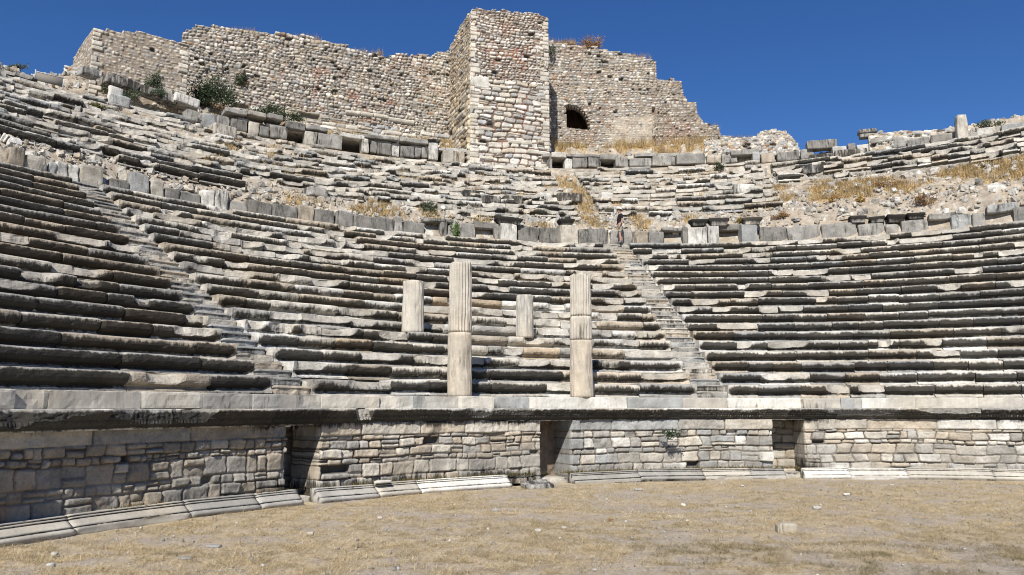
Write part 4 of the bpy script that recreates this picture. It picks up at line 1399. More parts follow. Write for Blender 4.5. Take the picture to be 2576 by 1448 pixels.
# ------------------------------------------------------------------ columns
def drum(parent, cx, cy, z0, z1, R0, R1_, flute, seed, colour, mat, rag=0.0, stain=0.3, nfl=20, fl_from=0.0, scar=None, phase=0.0):
    n = nfl * 8
    th = np.linspace(0, 2 * math.pi, n, endpoint=False) + phase
    m = max(6, int((z1 - z0) / 0.06))
    t = np.linspace(0, 1, m)
    T, TH = np.meshgrid(t, th, indexing='ij')
    Z = z0 + T * (z1 - z0)
    Rad = R0 + (R1_ - R0) * T
    fl = np.abs(np.sin(TH * nfl / 2)) ** 0.75
    wear = sstep(0.3, 0.6, fbm(np.cos(TH) * 2 + seed, Z * 0.9 + np.sin(TH) * 2, seed))
    amp = flute * (0.35 + 0.65 * wear)
    if fl_from > 0:
        amp = amp * sstep(fl_from - 0.03, fl_from + 0.05, T + 0.12 * (fbm(TH * 2, T * 0, seed + 4) - 0.5))
    Rad = Rad * (1 - amp * (1 - fl)) + (fbm(np.cos(TH) * 4 + 7, Z * 3 + np.sin(TH) * 4, seed + 2) - 0.5) * 0.042 + (fbm(TH * 9, Z * 9, seed + 3, 2) - 0.5) * 0.006
    edge = np.minimum(T, 1 - T) * (z1 - z0)
    Rad -= np.exp(-(edge / 0.02) ** 2) * 0.012
    if scar:
        for a, zc, w, d in scar:
            da = np.angle(np.exp(1j * (TH - a)))
            Rad -= d * np.exp(-(da / w) ** 4) * np.exp(-((Z - zc) / (w * 0.6)) ** 4)
    if rag > 0:
        Z = Z - rag * (fbm(np.cos(TH) * 1.5 + seed, np.sin(TH) * 1.5, seed + 8) * 1.0) * sstep(0.85, 1, T)
    X = cx + Rad * np.sin(TH); Y = cy - Rad * np.cos(TH)
    V = np.stack([X, Y, Z], -1).reshape(-1, 3)
    top = np.array([[cx, cy, z1 - rag * 0.6], [cx, cy, z0]])
    V = np.concatenate([V, top])
    F = grid_faces(m, n, True)
    i = np.arange(n)
    Ft = np.stack([(m - 1) * n + i, (m - 1) * n + (i + 1) % n, np.full(n, m * n)], -1)
    Fb = np.stack([(i + 1) % n, i, np.full(n, m * n + 1)], -1)
    col = colour[None, None, :] * (0.9 + 0.2 * fbm(TH * 1.5, Z * 1.5, seed + 11))[..., None]
    st = stain * (0.4 + 1.1 * sstep(0.45, 0.7, fbm(np.cos(TH) * 3 + 3, Z * 0.6 + seed, seed + 12))) + 0.25 * sstep(0.9, 1, T) * (rag > 0)
    C = np.concatenate([np.concatenate([col, st[..., None]], -1).reshape(-1, 4), np.tile(np.append(colour, stain), (2, 1))])
    return add('drum', mesh_data('drum', V, [F, Ft, Fb], mat, C), parent)


def build_columns():
    tan_ = np.array([0.48, 0.44, 0.375])
    zb = CORN_Z1 + 0.30
    for u0, u1, vt, joints, lab, sd in ((1124, 1187, 655, [838], 'taller left fluted column of two drums standing on the parapet', 3), (1434, 1493, 685, [797, 857], 'right fluted column with a stepped break, standing on the parapet', 4)):
        um = (u0 + u1) / 2
        rc = 18.28
        p, _ = at(um, 1000, rc)
        X, Y, _ = pol(rc, p, 0)
        wpx = (u1 - u0) / FPX * Y * 1.0
        R0 = wpx / 2 * 0.985
        hz = lambda v: (lambda d: d[2] / d[1] * Y + EYE)(ray(um, v))
        zt = hz(vt)
        c = thing('column', lab, 'column', (float(X), float(Y), zb), 'fluted columns on the parapet')
        zs = [zb] + [hz(v) for v in reversed(joints)] + [zt]
        N = len(zs) - 1
        for i in range(N):
            fA = (zs[i] - zb) / (zt - zb); fB = (zs[i + 1] - zb) / (zt - zb)
            ra = R0 * (1 - 0.10 * fA); rb_ = R0 * (1 - 0.10 * fB)
            last = i == N - 1
            drum(c, float(X), float(Y), zs[i] + (0.004 if i else -0.01), zs[i + 1] - 0.004, ra, rb_, 0.02 if i == 0 else 0.17, 510 + sd * 7 + i,
                 tan_ * ((0.97, 0.93, 0.87) if i == 0 else (0.98, 0.98, 0.97)), M_MARBLE, 0.15 if last else 0, 0.24 if i else 0.18,
                 scar=[(0.9, zs[i] + 0.9, 0.5, 0.05), (-0.5, zs[i] + 0.4, 0.35, 0.03)] if i == 0 else [(0.4, zs[i] + 0.15, 0.4, 0.04)])
    for u0, u1, vt, vb, n, lab, mat, colr, fl, sd in ((1010, 1066, 707, 838, 5, 'short pale column stump on the seats left of the tall columns', M_MARBLE, CREAM * 1.02, 0.045, 31),
                                                     (1297, 1343, 742, 856, 5, 'short grey veined column stump on the seats between the tall columns', M_GREYV, CREAM * 0.98, 0.06, 32)):
        um = (u0 + u1) / 2
        rc = row_r(n) + 0.36
        p, _ = at(um, vb, rc)
        X, Y, _ = pol(rc, p, 0)
        hz = lambda v: (lambda d: d[2] / d[1] * Y + EYE)(ray(um, v))
        zt = hz(vt); z0 = row_z(n) - 0.01
        R0 = (u1 - u0) / FPX * Y / 2 * 0.985
        c = thing('column_stump', lab, 'column stump', (float(X), float(Y), z0), 'short column stumps')
        drum(c, float(X), float(Y), z0, zt, R0, R0 * 0.955, fl, 540 + sd, colr, mat, 0.05, 0.22, 16, scar=[(0.5, zt - 0.85, 0.16, 0.03)])
        Vb, Fb = rough_box(R0 * 3.0, 0.62, 0.1, 0.03, 0.02, 5, ns())


# ------------------------------------------------------------------ person
def skin_mesh(joints, edges, radii, sub=2):
    me = bpy.data.meshes.new('skin')
    me.from_pydata(joints, edges, [])
    o = bpy.data.objects.new('skin', me)
    COL.objects.link(o)
    sk = o.modifiers.new('skin', 'SKIN')
    sk.use_smooth_shade = True
    for i, r in enumerate(radii):
        v = me.skin_vertices[0].data[i]
        v.radius = r if isinstance(r, tuple) else (r, r)
        v.use_root = (i == 0)
    s = o.modifiers.new('sub', 'SUBSURF'); s.levels = sub; s.render_levels = sub
    bpy.context.view_layer.update()
    dg = bpy.context.evaluated_depsgraph_get()
    out = bpy.data.meshes.new_from_object(o.evaluated_get(dg))
    V = np.array([v.co[:] for v in out.vertices])
    F = [np.array(p.vertices[:]) for p in out.polygons]
    bpy.data.objects.remove(o); bpy.data.meshes.remove(out)
    return V, F


def build_person():
    r = 31.35
    p, _ = at(1561, 612, r)
    X, Y, _ = pol(r, p, 0)
    zf = row_z(19) + 0.004
    root = thing('person', 'person in white hat, dark T-shirt and khaki shorts standing atop the right stairway', 'person', (float(X), float(Y), zf))
    ca, sa = math.cos(0.12), math.sin(0.12)

    def W(P):   # (forward, left, up) -> world; the person faces -X, turned a little to the camera
        P = np.array(P, float)
        x, y = -P[:, 0], -P[:, 1]
        return np.stack([X + x * ca - y * sa, Y + x * sa + y * ca, zf + P[:, 2]], 1)
    J, E, Rr = [], [], []

    def chain(pts, rads, start=None):
        prev = start
        for q, ra in zip(pts, rads):
            J.append(q); Rr.append(ra); k = len(J) - 1
            if prev is not None: E.append((prev, k))
            prev = k
        return prev
    pel = chain([(0, 0, 0.93)], [(0.12, 0.105)])
    chest = chain([(0.03, 0, 1.06), (0.01, 0, 1.22), (-0.01, 0, 1.36)], [(0.125, 0.12), (0.135, 0.125), (0.12, 0.10)], pel)
    neck = chain([(0.0, 0, 1.47), (0.02, 0, 1.53), (0.04, 0, 1.59), (0.035, 0, 1.66), (0.02, 0, 1.72)], [0.055, 0.052, (0.07, 0.085), (0.078, 0.098), (0.06, 0.075)], chest)
    nose = chain([(0.135, 0, 1.635)], [0.014], neck - 1)
    chin = chain([(0.105, 0, 1.565)], [0.026], neck - 2)
    hands = []
    for sd in (1, -1):
        wr = chain([(-0.015, 0.16 * sd, 1.40), (-0.055, 0.235 * sd, 1.13), (0.055, 0.24 * sd, 0.915)], [0.055, 0.042, 0.028], chest)
        pm = chain([(0.085, 0.238 * sd, 0.855), (0.10, 0.236 * sd, 0.82)], [(0.022, 0.034), (0.018, 0.036)], wr)
        for k, (off, ln) in enumerate(((0.034, 0.062), (0.012, 0.072), (-0.011, 0.068), (-0.033, 0.054))):
            chain([(0.105 + off * 0.9, 0.232 * sd, 0.80 + off * 0.4), (0.112 + off, 0.222 * sd, 0.80 - ln * 0.6), (0.105 + off * 0.8, 0.207 * sd, 0.80 - ln)], [0.0095, 0.009, 0.0075], pm)
        chain([(0.125, 0.225 * sd, 0.845), (0.145, 0.215 * sd, 0.815), (0.145, 0.207 * sd, 0.79)], [0.011, 0.010, 0.008], pm - 1)
        fx = 0.05 if sd > 0 else -0.06
        chain([(fx * 0.3, 0.085 * sd, 0.82), (0.02 + fx * 0.7, 0.095 * sd, 0.49), (-0.03 + fx, 0.098 * sd, 0.28), (-0.02 + fx, 0.10 * sd, 0.09), (0.09 + fx, 0.11 * sd, 0.04)], [0.082, 0.053, 0.054, 0.036, 0.034], pel)
    V, F = skin_mesh(J, E, Rr)
    add('body', mesh_data('body', W(V), F, M_PAL, np.array([0.36, 0.21, 0.15])), root)

    def cloth(name, parts, col):
        jj, ee, rr = [], [], []
        for pts, rads, st in parts:
            prev = st
            for q, ra in zip(pts, rads):
                jj.append(q); rr.append(ra); k = len(jj) - 1
                if prev is not None: ee.append((prev, k))
                prev = k
        V, F = skin_mesh(jj, ee, rr)
        return add(name, mesh_data(name, W(V), F, M_PAL, np.array(col)), root)
    cloth('t_shirt', [([(0.01, 0, 0.92), (0.035, 0, 1.06), (0.01, 0, 1.23), (-0.01, 0, 1.385), (0.0, 0, 1.455)], [(0.145, 0.135), (0.15, 0.145), (0.158, 0.15), (0.13, 0.115), (0.07, 0.07)], None),
                      ([(-0.015, 0.165, 1.405), (-0.045, 0.225, 1.19)], [0.075, 0.064], 3), ([(-0.015, -0.165, 1.405), (-0.045, -0.225, 1.19)], [0.075, 0.064], 3)], (0.012, 0.011, 0.016))
    cloth('shorts', [([(0.0, 0, 0.95)], [(0.148, 0.135)], None), ([(0.015, 0.085, 0.80), (0.05, 0.097, 0.53)], [0.107, 0.09], 0), ([(-0.02, -0.085, 0.80), (-0.02, -0.097, 0.53)], [0.107, 0.09], 0)], (0.27, 0.25, 0.195))
    for sd, fx in ((1, 0.05), (-1, -0.06)):
        cloth('shoe', [([(-0.05 + fx, 0.10 * sd, 0.05), (0.03 + fx, 0.103 * sd, 0.05), (0.13 + fx, 0.112 * sd, 0.042), (0.185 + fx, 0.115 * sd, 0.036)], [(0.045, 0.045), (0.046, 0.046), (0.044, 0.04), 0.03], None)], (0.10, 0.095, 0.09))
        cloth('sock', [([(-0.03 + fx, 0.10 * sd, 0.17), (-0.02 + fx, 0.10 * sd, 0.07)], [0.047, 0.044], None)], (0.16, 0.16, 0.165))
        V, F = rough_box(0.018, 0.02, 0.018, 0.009, 0, 2, 1)
        V = V + [0.116, 0.034 * sd - 0.0, 1.655]
        add('eye', mesh_data('eye', W(V), F, M_PAL, np.array([0.02, 0.015, 0.012])), root)
        V, F = rough_box(0.035, 0.018, 0.06, 0.009, 0.002, 3, 2)
        V = V + [0.02, 0.088 * sd, 1.61]
        add('ear', mesh_data('ear', W(V), F, M_PAL, np.array([0.40, 0.22, 0.15])), root)
    cloth('hair', [([(-0.055, 0, 1.60), (-0.05, 0, 1.67)], [(0.06, 0.055), (0.065, 0.06)], None)], (0.16, 0.14, 0.12))
    # sun hat
    pr = [(0.0, 1.815), (0.05, 1.812), (0.085, 1.795), (0.1, 1.76), (0.107, 1.715), (0.115, 1.705), (0.15, 1.693), (0.178, 1.672), (0.176, 1.668), (0.145, 1.688), (0.1, 1.698)]
    n = 28
    V = []
    for rad, z in pr:
        for i in range(n):
            a = 2 * math.pi * i / n
            V.append((0.02 + rad * math.cos(a) * 1.08, rad * math.sin(a), z + 0.3 * rad * math.cos(a) * (rad > 0.11) - 0.02 * math.cos(2 * a) * (rad > 0.13)))
    F = grid_faces(len(pr), n, True)
    add('sun_hat', mesh_data('sun_hat', W(np.array(V)), F[:, ::-1], M_PAL, np.array([0.72, 0.70, 0.64])), root)


# ------------------------------------------------------------------ plants
def blades(P, H, Wd, lean, col, R, seg=2):
    """thin leaning blades at points P"""
    n = len(P)
    az = R.random(n) * 2 * math.pi
    d = np.stack([np.cos(az), np.sin(az), np.zeros(n)], 1)
    sdir = np.stack([-np.sin(az + R.normal(0, 0.8, n)), np.cos(az + R.normal(0, 0.8, n)), np.zeros(n)], 1)
    ln = lean * R.random(n)
    V = []; 
    for k in range(seg + 1):
        t = k / seg
        c = P + d * (ln * H * t * t)[:, None]; c = c + np.array([0, 0, 1.0]) * (H * t * (1 - 0.35 * ln * t))[:, None]
        w = Wd * (1 - 0.75 * t)
        V.append(c - sdir * w[:, None]); V.append(c + sdir * w[:, None])
    V = np.stack(V, 1)     # n, 2*(seg+1), 3
    base = np.arange(n)[:, None] * (2 * (seg + 1))
    F = np.concatenate([base + np.array([2 * k, 2 * k + 1, 2 * k + 3, 2 * k + 2])[None, :] for k in range(seg)])
    C = np.repeat(col[:, None, :], 2 * (seg + 1), 1)
    return V.reshape(-1, 3), F, C.reshape(-1, 3)


def straw_col(R, n, green=0.06):
    a = np.array([0.55, 0.44, 0.255]); b = np.array([0.66, 0.57, 0.38]); c = np.array([0.43, 0.32, 0.17]); g = np.array([0.17, 0.18, 0.065])
    t = R.random((n, 1)); o = a * t + b * (1 - t)
    m = R.random(n)
    o[m < 0.22] = c; o[m < green] = g
    return o * R.uniform(0.75, 1.15, (n, 1))


def build_slope_grass():
    R = np.random.default_rng(611)
    n = 90000
    rr = R.uniform(32.3, 48, n); pd = R.uniform(-58, 30, n)
    g = grass_mask(rr, pd)
    k = R.random(n) < g * 0.8
    rr, pd = rr[k], pd[k]
    nt = len(rr)
    per = 9
    big = (rr > 42) & (pd > -10)
    tone = np.repeat(R.uniform(0.6, 1.15, nt) * (0.75 + 0.5 * fbm(pd * 1.6, rr * 1.6, 615)), per)[:, None]
    P = np.repeat(pol(rr, pd * D2R, hill_z(rr, pd) + 0.02), per, 0)
    P[:, :2] += R.normal(0, 0.09, (nt * per, 2))
    H = np.repeat(np.where(big, 0.15 + 0.85 * R.random(nt) ** 1.8, R.uniform(0.1, 0.4, nt)), per) * R.uniform(0.6, 1.1, nt * per)
    V, F, C = blades(P, H, np.full(nt * per, 0.011), 0.9, straw_col(R, nt * per, 0.04) * np.array([0.98, 0.89, 0.76]) * tone, R)
    o = add('dry_grass', mesh_data('dry_grass', V, F, M_GRASS, C))
    o['kind'] = 'stuff'; o['label'] = 'dry golden grass on the ruined slope'
    # along the castle wall tops
    pts = []
    for u0, u1, v, r, dens in ((560, 640, 74, 46.5, 40), (690, 800, 92, 47.5, 90), (880, 960, 128, 49, 60), (1380, 1450, 104, 51.5, 160), (1560, 1640, 138, 51.5, 30), (1780, 1812, 318, 52, 60), (1840, 1900, 348, 46, 60)):
        for _ in range(dens):
            u = R.uniform(u0, u1)
            dx, dy, dz = ray(u, v)
            # distance of the wall there
            Yw = {46.5: 43.8, 47.5: 46.0, 49: 48.3, 51.5: 51.6, 52: 52.3, 46: 46.6}[r]
            s = Yw / dy
            pts.append((dx * s, Yw + R.uniform(0.1, 0.6), dz * s + EYE - 0.12))
    P = np.repeat(np.array(pts), 7, 0); P[:, :2] += R.normal(0, 0.08, (len(P), 2))
    V, F, C = blades(P, R.uniform(0.15, 0.5, len(P)), np.full(len(P), 0.008), 0.7, straw_col(R, len(P), 0.0) * np.array([0.75, 0.66, 0.56]), R)
    o = add('dry_grass', mesh_data('dry_grass', V, F, M_GRASS, C))
    o['kind'] = 'stuff'; o['label'] = 'dry brown weeds along the tops of the castle walls'


def bush(pos, w, d, h, n, label, cols, leaf=0.05, name='shrub', cat='shrub', group=None, droop=0.0, stems=6, upright=False):
    R = np.random.default_rng(ns())
    x, y, z = [float(q) for q in pos]
    w *= 1.25; h *= 1.25; n = int(n * 1.5)
    root = thing(name, label, cat, (x, y, z), group)
    # a handful of leaf clumps with gaps between
    nc = max(4, n // 70)
    cc = R.normal(0, 1, (nc, 3)); cc /= np.linalg.norm(cc, axis=1, keepdims=True)
    cc *= R.uniform(0.25, 0.95, (nc, 1)); cc[:, 2] = np.abs(cc[:, 2]) * (1 if not droop else 0.8) * R.uniform(0.4, 1, nc) + 0.08
    own = R.integers(0, nc, n)
    P = cc[own] + R.normal(0, 0.16, (n, 3))
    P = P * np.array([w / 2, d / 2, h])
    P[:, 2] = np.maximum(P[:, 2] - droop * np.abs(R.normal(0, 0.5, n)) * h, -droop * h)
    P = P + [x, y, z]
    a = R.normal(0, 1, (n, 3)); a /= np.linalg.norm(a, axis=1, keepdims=True)
    b = R.normal(0, 1, (n, 3)); b -= (a * b).sum(1, keepdims=True) * a; b /= np.linalg.norm(b, axis=1, keepdims=True)
    s = leaf * R.uniform(0.6, 1.3, (n, 1))
    V = np.stack([P - a * s, P + b * s * 0.45, P + a * s, P - b * s * 0.45], 1).reshape(-1, 3)
    F = np.arange(4 * n).reshape(n, 4)
    cols = np.array(cols)
    C = cols[R.integers(0, len(cols), nc)][own] * R.uniform(0.7, 1.3, (n, 1))
    add('foliage', mesh_data('foliage', V, F, M_LEAF, np.repeat(C, 4, 0), False), root)
    # stems
    Vs, Fs, k = [], [], 0
    for i in range(min(stems, nc)):
        e = np.array([x, y, z]) + cc[i] * np.array([w / 2, d / 2, h])
        s0 = np.array([x + R.normal(0, w * 0.05), y + R.normal(0, d * 0.05), z - 0.05])
        pts = [s0 + (e - s0) * t + R.normal(0, 0.02, 3) * (0 < t < 1) for t in (0, 0.35, 0.7, 1)]
        for q, pt in enumerate(pts):
            rad = (0.012 + 0.012 * min(1, w)) * (1 - 0.22 * q)
            for j in range(5):
                an = 2 * math.pi * j / 5
                Vs.append(pt + np.array([math.cos(an) * rad, math.sin(an) * rad, 0]))
        for q in range(3):
            for j in range(5):
                Fs.append([k + q * 5 + j, k + q * 5 + (j + 1) % 5, k + (q + 1) * 5 + (j + 1) % 5, k + (q + 1) * 5 + j])
        k += 20
    add('stem', mesh_data('stem', np.array(Vs), np.array(Fs), M_LEAF, np.array([0.13, 0.095, 0.06])), root)
    return root


def at_y(u, v, Y):
    dx, dy, dz = ray(u, v)
    s = Y / dy
    return np.array([dx * s, Y, dz * s + EYE])


def build_plants():
    G1 = [(0.05, 0.075, 0.035), (0.075, 0.10, 0.05), (0.035, 0.055, 0.025), (0.09, 0.105, 0.06)]
    G2 = [(0.09, 0.115, 0.07), (0.07, 0.10, 0.06), (0.12, 0.13, 0.085)]
    G3 = [(0.16, 0.16, 0.06), (0.22, 0.19, 0.06), (0.11, 0.12, 0.05)]
    DRY = [(0.33, 0.205, 0.10), (0.38, 0.25, 0.125), (0.26, 0.155, 0.08)]
    grp = 'green shrubs on the ruins'
    bush(at_y(528, 262, 41.9), 2.5, 1.3, 1.5, 2600, 'largest dark green shrub, at the foot of the castle wall beside the bastion', G1, 0.07, group=grp)
    bush(at_y(598, 206, 43.9), 0.95, 0.5, 0.75, 700, 'small green shrub growing out of the face of the castle wall', G1, 0.06, group=grp, droop=0.25)
    bush(at_y(672, 292, 43.0), 1.9, 0.7, 0.8, 1000, 'spreading green shrub with a raised middle at the foot of the long castle wall', G1, 0.06, group=grp)
    bush(at_y(725, 303, 43.6), 1.5, 0.6, 0.55, 700, 'low green shrub on the ledge under the long castle wall, towards the tower', G1, 0.055, group=grp)
    bush(at_y(386, 222, 39.0), 0.85, 0.5, 0.85, 650, 'upright green shrub against the front of the bastion', G1 + G2, 0.055, group=grp)
    bush(at_y(398, 240, 38.4), 0.9, 0.5, 0.35, 400, 'low grey-green shrub on a slab just below the bastion', G2, 0.05, group=grp)
    bush(at_y(328, 250, 37.4), 0.95, 0.5, 0.45, 450, 'grey-green shrub between two tilted slabs below the bastion', G2, 0.05, group=grp)
    bush(at_y(259, 234, 36.3), 0.6, 0.4, 0.25, 250, 'small bright green tuft left of the slabs below the bastion', G2 + G3, 0.045, group=grp)
    bush(at_y(239, 272, 34.6), 0.75, 0.5, 0.32, 420, 'yellow-green cushion of a shrub among the left upper seats', G3, 0.045, group=grp)
    bush(at_y(52, 176, 36.6), 1.3, 0.6, 0.35, 420, 'flat green shrub on the left skyline', G2, 0.05, group=grp)
    bush(at_y(503, 178, 43.2), 0.9, 0.4, 0.7, 260, 'sparse pale yellow weed on the castle wall beside the bastion', G3, 0.05, group=grp)
    bush(at_y(1144, 594, 35.0), 0.45, 0.35, 0.75, 480, 'bright green bush in front of the middle walkway wall', [(0.09, 0.16, 0.045), (0.13, 0.2, 0.06), (0.06, 0.11, 0.03)], 0.045, group=grp)
    bush(at_y(1076, 532, 36.6), 0.75, 0.5, 0.55, 360, 'grey-green shrub in the rubble above the middle walkway wall', G2, 0.045, group=grp)
    bush(at_y(1861, 561, 37.0), 0.35, 0.3, 0.3, 260, 'small yellow bush beside a pale capital', [(0.32, 0.24, 0.05), (0.25, 0.2, 0.06)], 0.035, group=grp)
    bush(at_y(1690, 1092, 22.06), 0.5, 0.22, 0.2, 330, 'green weed hanging from the orchestra wall between two doorways', G1 + G2, 0.03, group=grp, droop=0.6)
    bush(at_y(2490, 318, 40.3), 1.5, 0.6, 0.35, 420, 'flat grey-green shrub on the right skyline beside the upright stone', G2, 0.05, group=grp)
    bush(at_y(1384, 135, 50.8), 0.5, 0.4, 0.9, 350, 'grey-green weed in the corner between tower and castle wall', G2, 0.05, group=grp)
    bush(at_y(1487, 122, 51.7), 1.7, 0.6, 0.75, 1500, 'dry orange bush on top of the castle wall right of the tower', DRY, 0.05, 'dry_bush', 'bush')
    bush(at_y(1810, 427, 44.6), 0.75, 0.5, 0.3, 300, 'green tuft at the end of the thin upper seat rows', G1 + G2, 0.05, group=grp)
    bush(at_y(2300, 556, 35.0), 0.5, 0.4, 0.1, 60, 'thin weed behind the right walkway wall', DRY, 0.03, 'dry_bush', 'bush')
    for u, v, w, h, lab in ((1970, 548, 0.8, 0.3, 'rust brown tuft above the pale capital on the rubble slope'), (2100, 505, 0.8, 0.5, 'round golden tuft in the middle of the rubble slope'),
                            (2165, 508, 0.6, 0.35, 'smaller rust tuft right of the round golden tuft on the rubble slope'), (2330, 515, 0.9, 0.4, 'brown tuft high on the right side of the rubble slope'),
                            (2235, 470, 1.5, 0.4, 'reddish dry bush near the top of the rubble slope'), (1840, 515, 0.5, 0.35, 'golden tuft at the left edge of the rubble slope')):
        r, p, z = on_hill(u, v)
        P = pol(r, p, float(hill_z(np.array(r), np.array(p / D2R))) + 0.02)
        bush(P, w, w * 0.7, h, 420, lab, [(0.40, 0.26, 0.09), (0.34, 0.19, 0.07), (0.46, 0.33, 0.13)] if 'golden' in lab else DRY, 0.045, 'dry_tuft', 'dry tuft', 'dry tufts on the rubble slope')
    # weeds along the foot of the orchestra wall
    R = np.random.default_rng(633)
    n = 9000
    ph = R.uniform(-62, 20, n)
    g = sstep(0.42, 0.6, fbm(ph * 0.33, ph * 0, 71)) * 0.8
    g = np.maximum(g, 1.0 * ((ph > -21) & (ph < -5)) * 1.0)
    g = np.maximum(g, 0.9 * ((ph > -40) & (ph < -28)))
    g = np.where((ph > -2) | ((ph > -50) & (ph < -47)), g * 0.08, g)
    k = R.random(n) < g
    ph = ph[k]; n = len(ph)
    P = pol(17.42 + 0.24 + R.uniform(0, 0.12, n), ph * D2R, 0.26)
    col = np.where((R.random(n) < 0.5)[:, None], np.array([0.085, 0.105, 0.035])[None], np.array([0.25, 0.16, 0.07])[None]) * R.uniform(0.6, 1.3, (n, 1))
    V, F, C = blades(P, R.uniform(0.03, 0.12, n), R.uniform(0.004, 0.01, n), 1.2, col, R)
    o = add('weeds', mesh_data('weeds', V, F, M_GRASS, C)); o['kind'] = 'stuff'
    o['label'] = 'green and brown weeds along the foot of the orchestra wall'


# ------------------------------------------------------------------ ground
def ground_col(X, Y):
    g = 0.6 * fbm(X * 0.8, Y * 1.2, 701, 5) + 0.4 * fbm(X * 3.1, Y * 3.9, 702, 4)
    return sstep(0.36, 0.58, g)     # 1 = straw, 0 = bare dust


def build_ground():
    def axis(a, b, step, far):
        mid = np.arange(a, b + step / 2, step)
        out = b + np.geomspace(step * 2, far, 26)
        inn = a - np.geomspace(step * 2, far, 26)
        return np.concatenate([inn[::-1], mid, out])
    xs = axis(-12, 20, 0.1, 3000); ys = axis(2, 26, 0.1, 3000)
    X, Y = np.meshgrid(xs, ys, indexing='ij')
    near = sstep(40, 26, np.hypot(X - 4, Y - 12))
    Z = near * ((fbm(X * 0.5, Y * 0.5, 711) - 0.5) * 0.05 + (fbm(X * 3.5, Y * 3.5, 712, 3) - 0.5) * 0.035)
    Z = Z - 0.012
    V = np.stack([X, Y, Z], -1).reshape(-1, 3)
    F = grid_faces(len(xs), len(ys))[:, ::-1]
    m, nt = new_mat('dusty ground')
    L = nt.links.new
    out = nd(nt, 'ShaderNodeOutputMaterial'); bs = nd(nt, 'ShaderNodeBsdfPrincipled')
    bs.inputs['Roughness'].default_value = 0.95; bs.inputs['Specular IOR Level'].default_value = 0.1
    geo = nd(nt, 'ShaderNodeNewGeometry')
    a = nd(nt, 'ShaderNodeTexNoise', inp={'Scale': 0.55, 'Detail': 7.0, 'Roughness': 0.62}); L(geo.outputs['Position'], a.inputs[0])
    b = nd(nt, 'ShaderNodeTexNoise', inp={'Scale': 16.0, 'Detail': 8.0, 'Roughness': 0.75}); L(geo.outputs['Position'], b.inputs[0])
    mp = nd(nt, 'ShaderNodeMapping'); mp.inputs['Scale'].default_value = (1.0, 2.6, 1); L(geo.outputs['Position'], mp.inputs[0])
    c = nd(nt, 'ShaderNodeTexNoise', inp={'Scale': 5.0, 'Detail': 8.0, 'Roughness': 0.7}); L(mp.outputs[0], c.inputs[0])
    at_ = nd(nt, 'ShaderNodeAttribute', attribute_name='Col')
    add1 = nd(nt, 'ShaderNodeMath', operation='ADD'); L(at_.outputs['Fac'], add1.inputs[0])
    mc = nd(nt, 'ShaderNodeMapRange', inp={'From Min': 0.3, 'From Max': 0.7, 'To Min': -0.6, 'To Max': 0.6}); L(c.outputs['Fac'], mc.inputs[0])
    L(mc.outputs[0], add1.inputs[1])
    cl = nd(nt, 'ShaderNodeClamp'); L(add1.outputs[0], cl.inputs[0])
    mx = nd(nt, 'ShaderNodeMix', data_type='RGBA'); L(cl.outputs[0], mx.inputs['Factor'])
    mx.inputs['A'].default_value = (0.355, 0.307, 0.252, 1); mx.inputs['B'].default_value = (0.435, 0.355, 0.24, 1)
    rb_ = nd(nt, 'ShaderNodeMapRange', inp={'From Min': 0.3, 'From Max': 0.7, 'To Min': 0.62, 'To Max': 1.3}); L(b.outputs['Fac'], rb_.inputs[0])
    vm = nd(nt, 'ShaderNodeVectorMath', operation='SCALE'); L(mx.outputs['Result'], vm.inputs[0]); L(rb_.outputs[0], vm.inputs['Scale'])
    L(vm.outputs[0], bs.inputs['Base Color'])
    bp = nd(nt, 'ShaderNodeBump', inp={'Strength': 0.7, 'Distance': 0.03}); L(b.outputs['Fac'], bp.inputs['Height']); L(bp.outputs[0], bs.inputs['Normal'])
    L(bs.outputs[0], out.inputs[0])
    s = ground_col(X, Y).reshape(-1)
    o = add('ground', mesh_data('ground', V, F, m, np.stack([s, s, s], 1)))
    o['kind'] = 'structure'; o['label'] = 'dusty orchestra floor with dry straw'
    # straw
    R = np.random.default_rng(721)
    n = 620000
    Yv = R.uniform(8.5, 22.5, n); Xv = R.uniform(-0.72, 0.72, n) * Yv
    dc = np.hypot(Xv - CX, Yv - CY)
    dens = 0.3 + 0.7 * ground_col(Xv, Yv)
    clump = sstep(0.35, 0.65, fbm(Xv * 4.5, Yv * 4.5, 722, 3))
    dens *= 0.25 + 0.75 * clump
    k = (dc < 17.33) & (R.random(n) < dens)
    Xv, Yv = Xv[k], Yv[k]; n = len(Xv)
    dark = sstep(0.5, 0.64, fbm(Xv * 0.45 + 4, Yv * 0.8, 731)) * (0.3 + 0.7 * sstep(12.8, 11.2, Yv))
    dark = np.maximum(dark, sstep(12.6, 11.6, Yv) * sstep(1.2, 2.6, Xv) * sstep(0.36, 0.52, fbm(Xv * 0.9, Yv * 1.8, 733)))
    gc = np.array([0.20, 0.17, 0.075])
    col = straw_col(R, n, 0.05)
    col = col * (1 - 0.75 * dark[:, None]) + gc * R.uniform(0.5, 1.2, (n, 1)) * 0.8 * dark[:, None]
    col = col * np.array([0.95, 0.93, 0.92])
    # lying straws
    az = R.random(n) * 2 * math.pi
    ln = R.uniform(0.03, 0.11, n); tilt = R.normal(0.16, 0.2, n)
    d = np.stack([np.cos(az) * np.cos(tilt), np.sin(az) * np.cos(tilt), np.sin(tilt)], 1)
    sd = np.stack([-np.sin(az), np.cos(az), np.zeros(n)], 1)
    zg = (fbm(Xv * 0.5, Yv * 0.5, 711) - 0.5) * 0.05 + (fbm(Xv * 3.5, Yv * 3.5, 712, 3) - 0.5) * 0.035 - 0.005
    P = np.stack([Xv, Yv, zg + 0.004 + np.maximum(0, -np.sin(tilt)) * ln], 1)
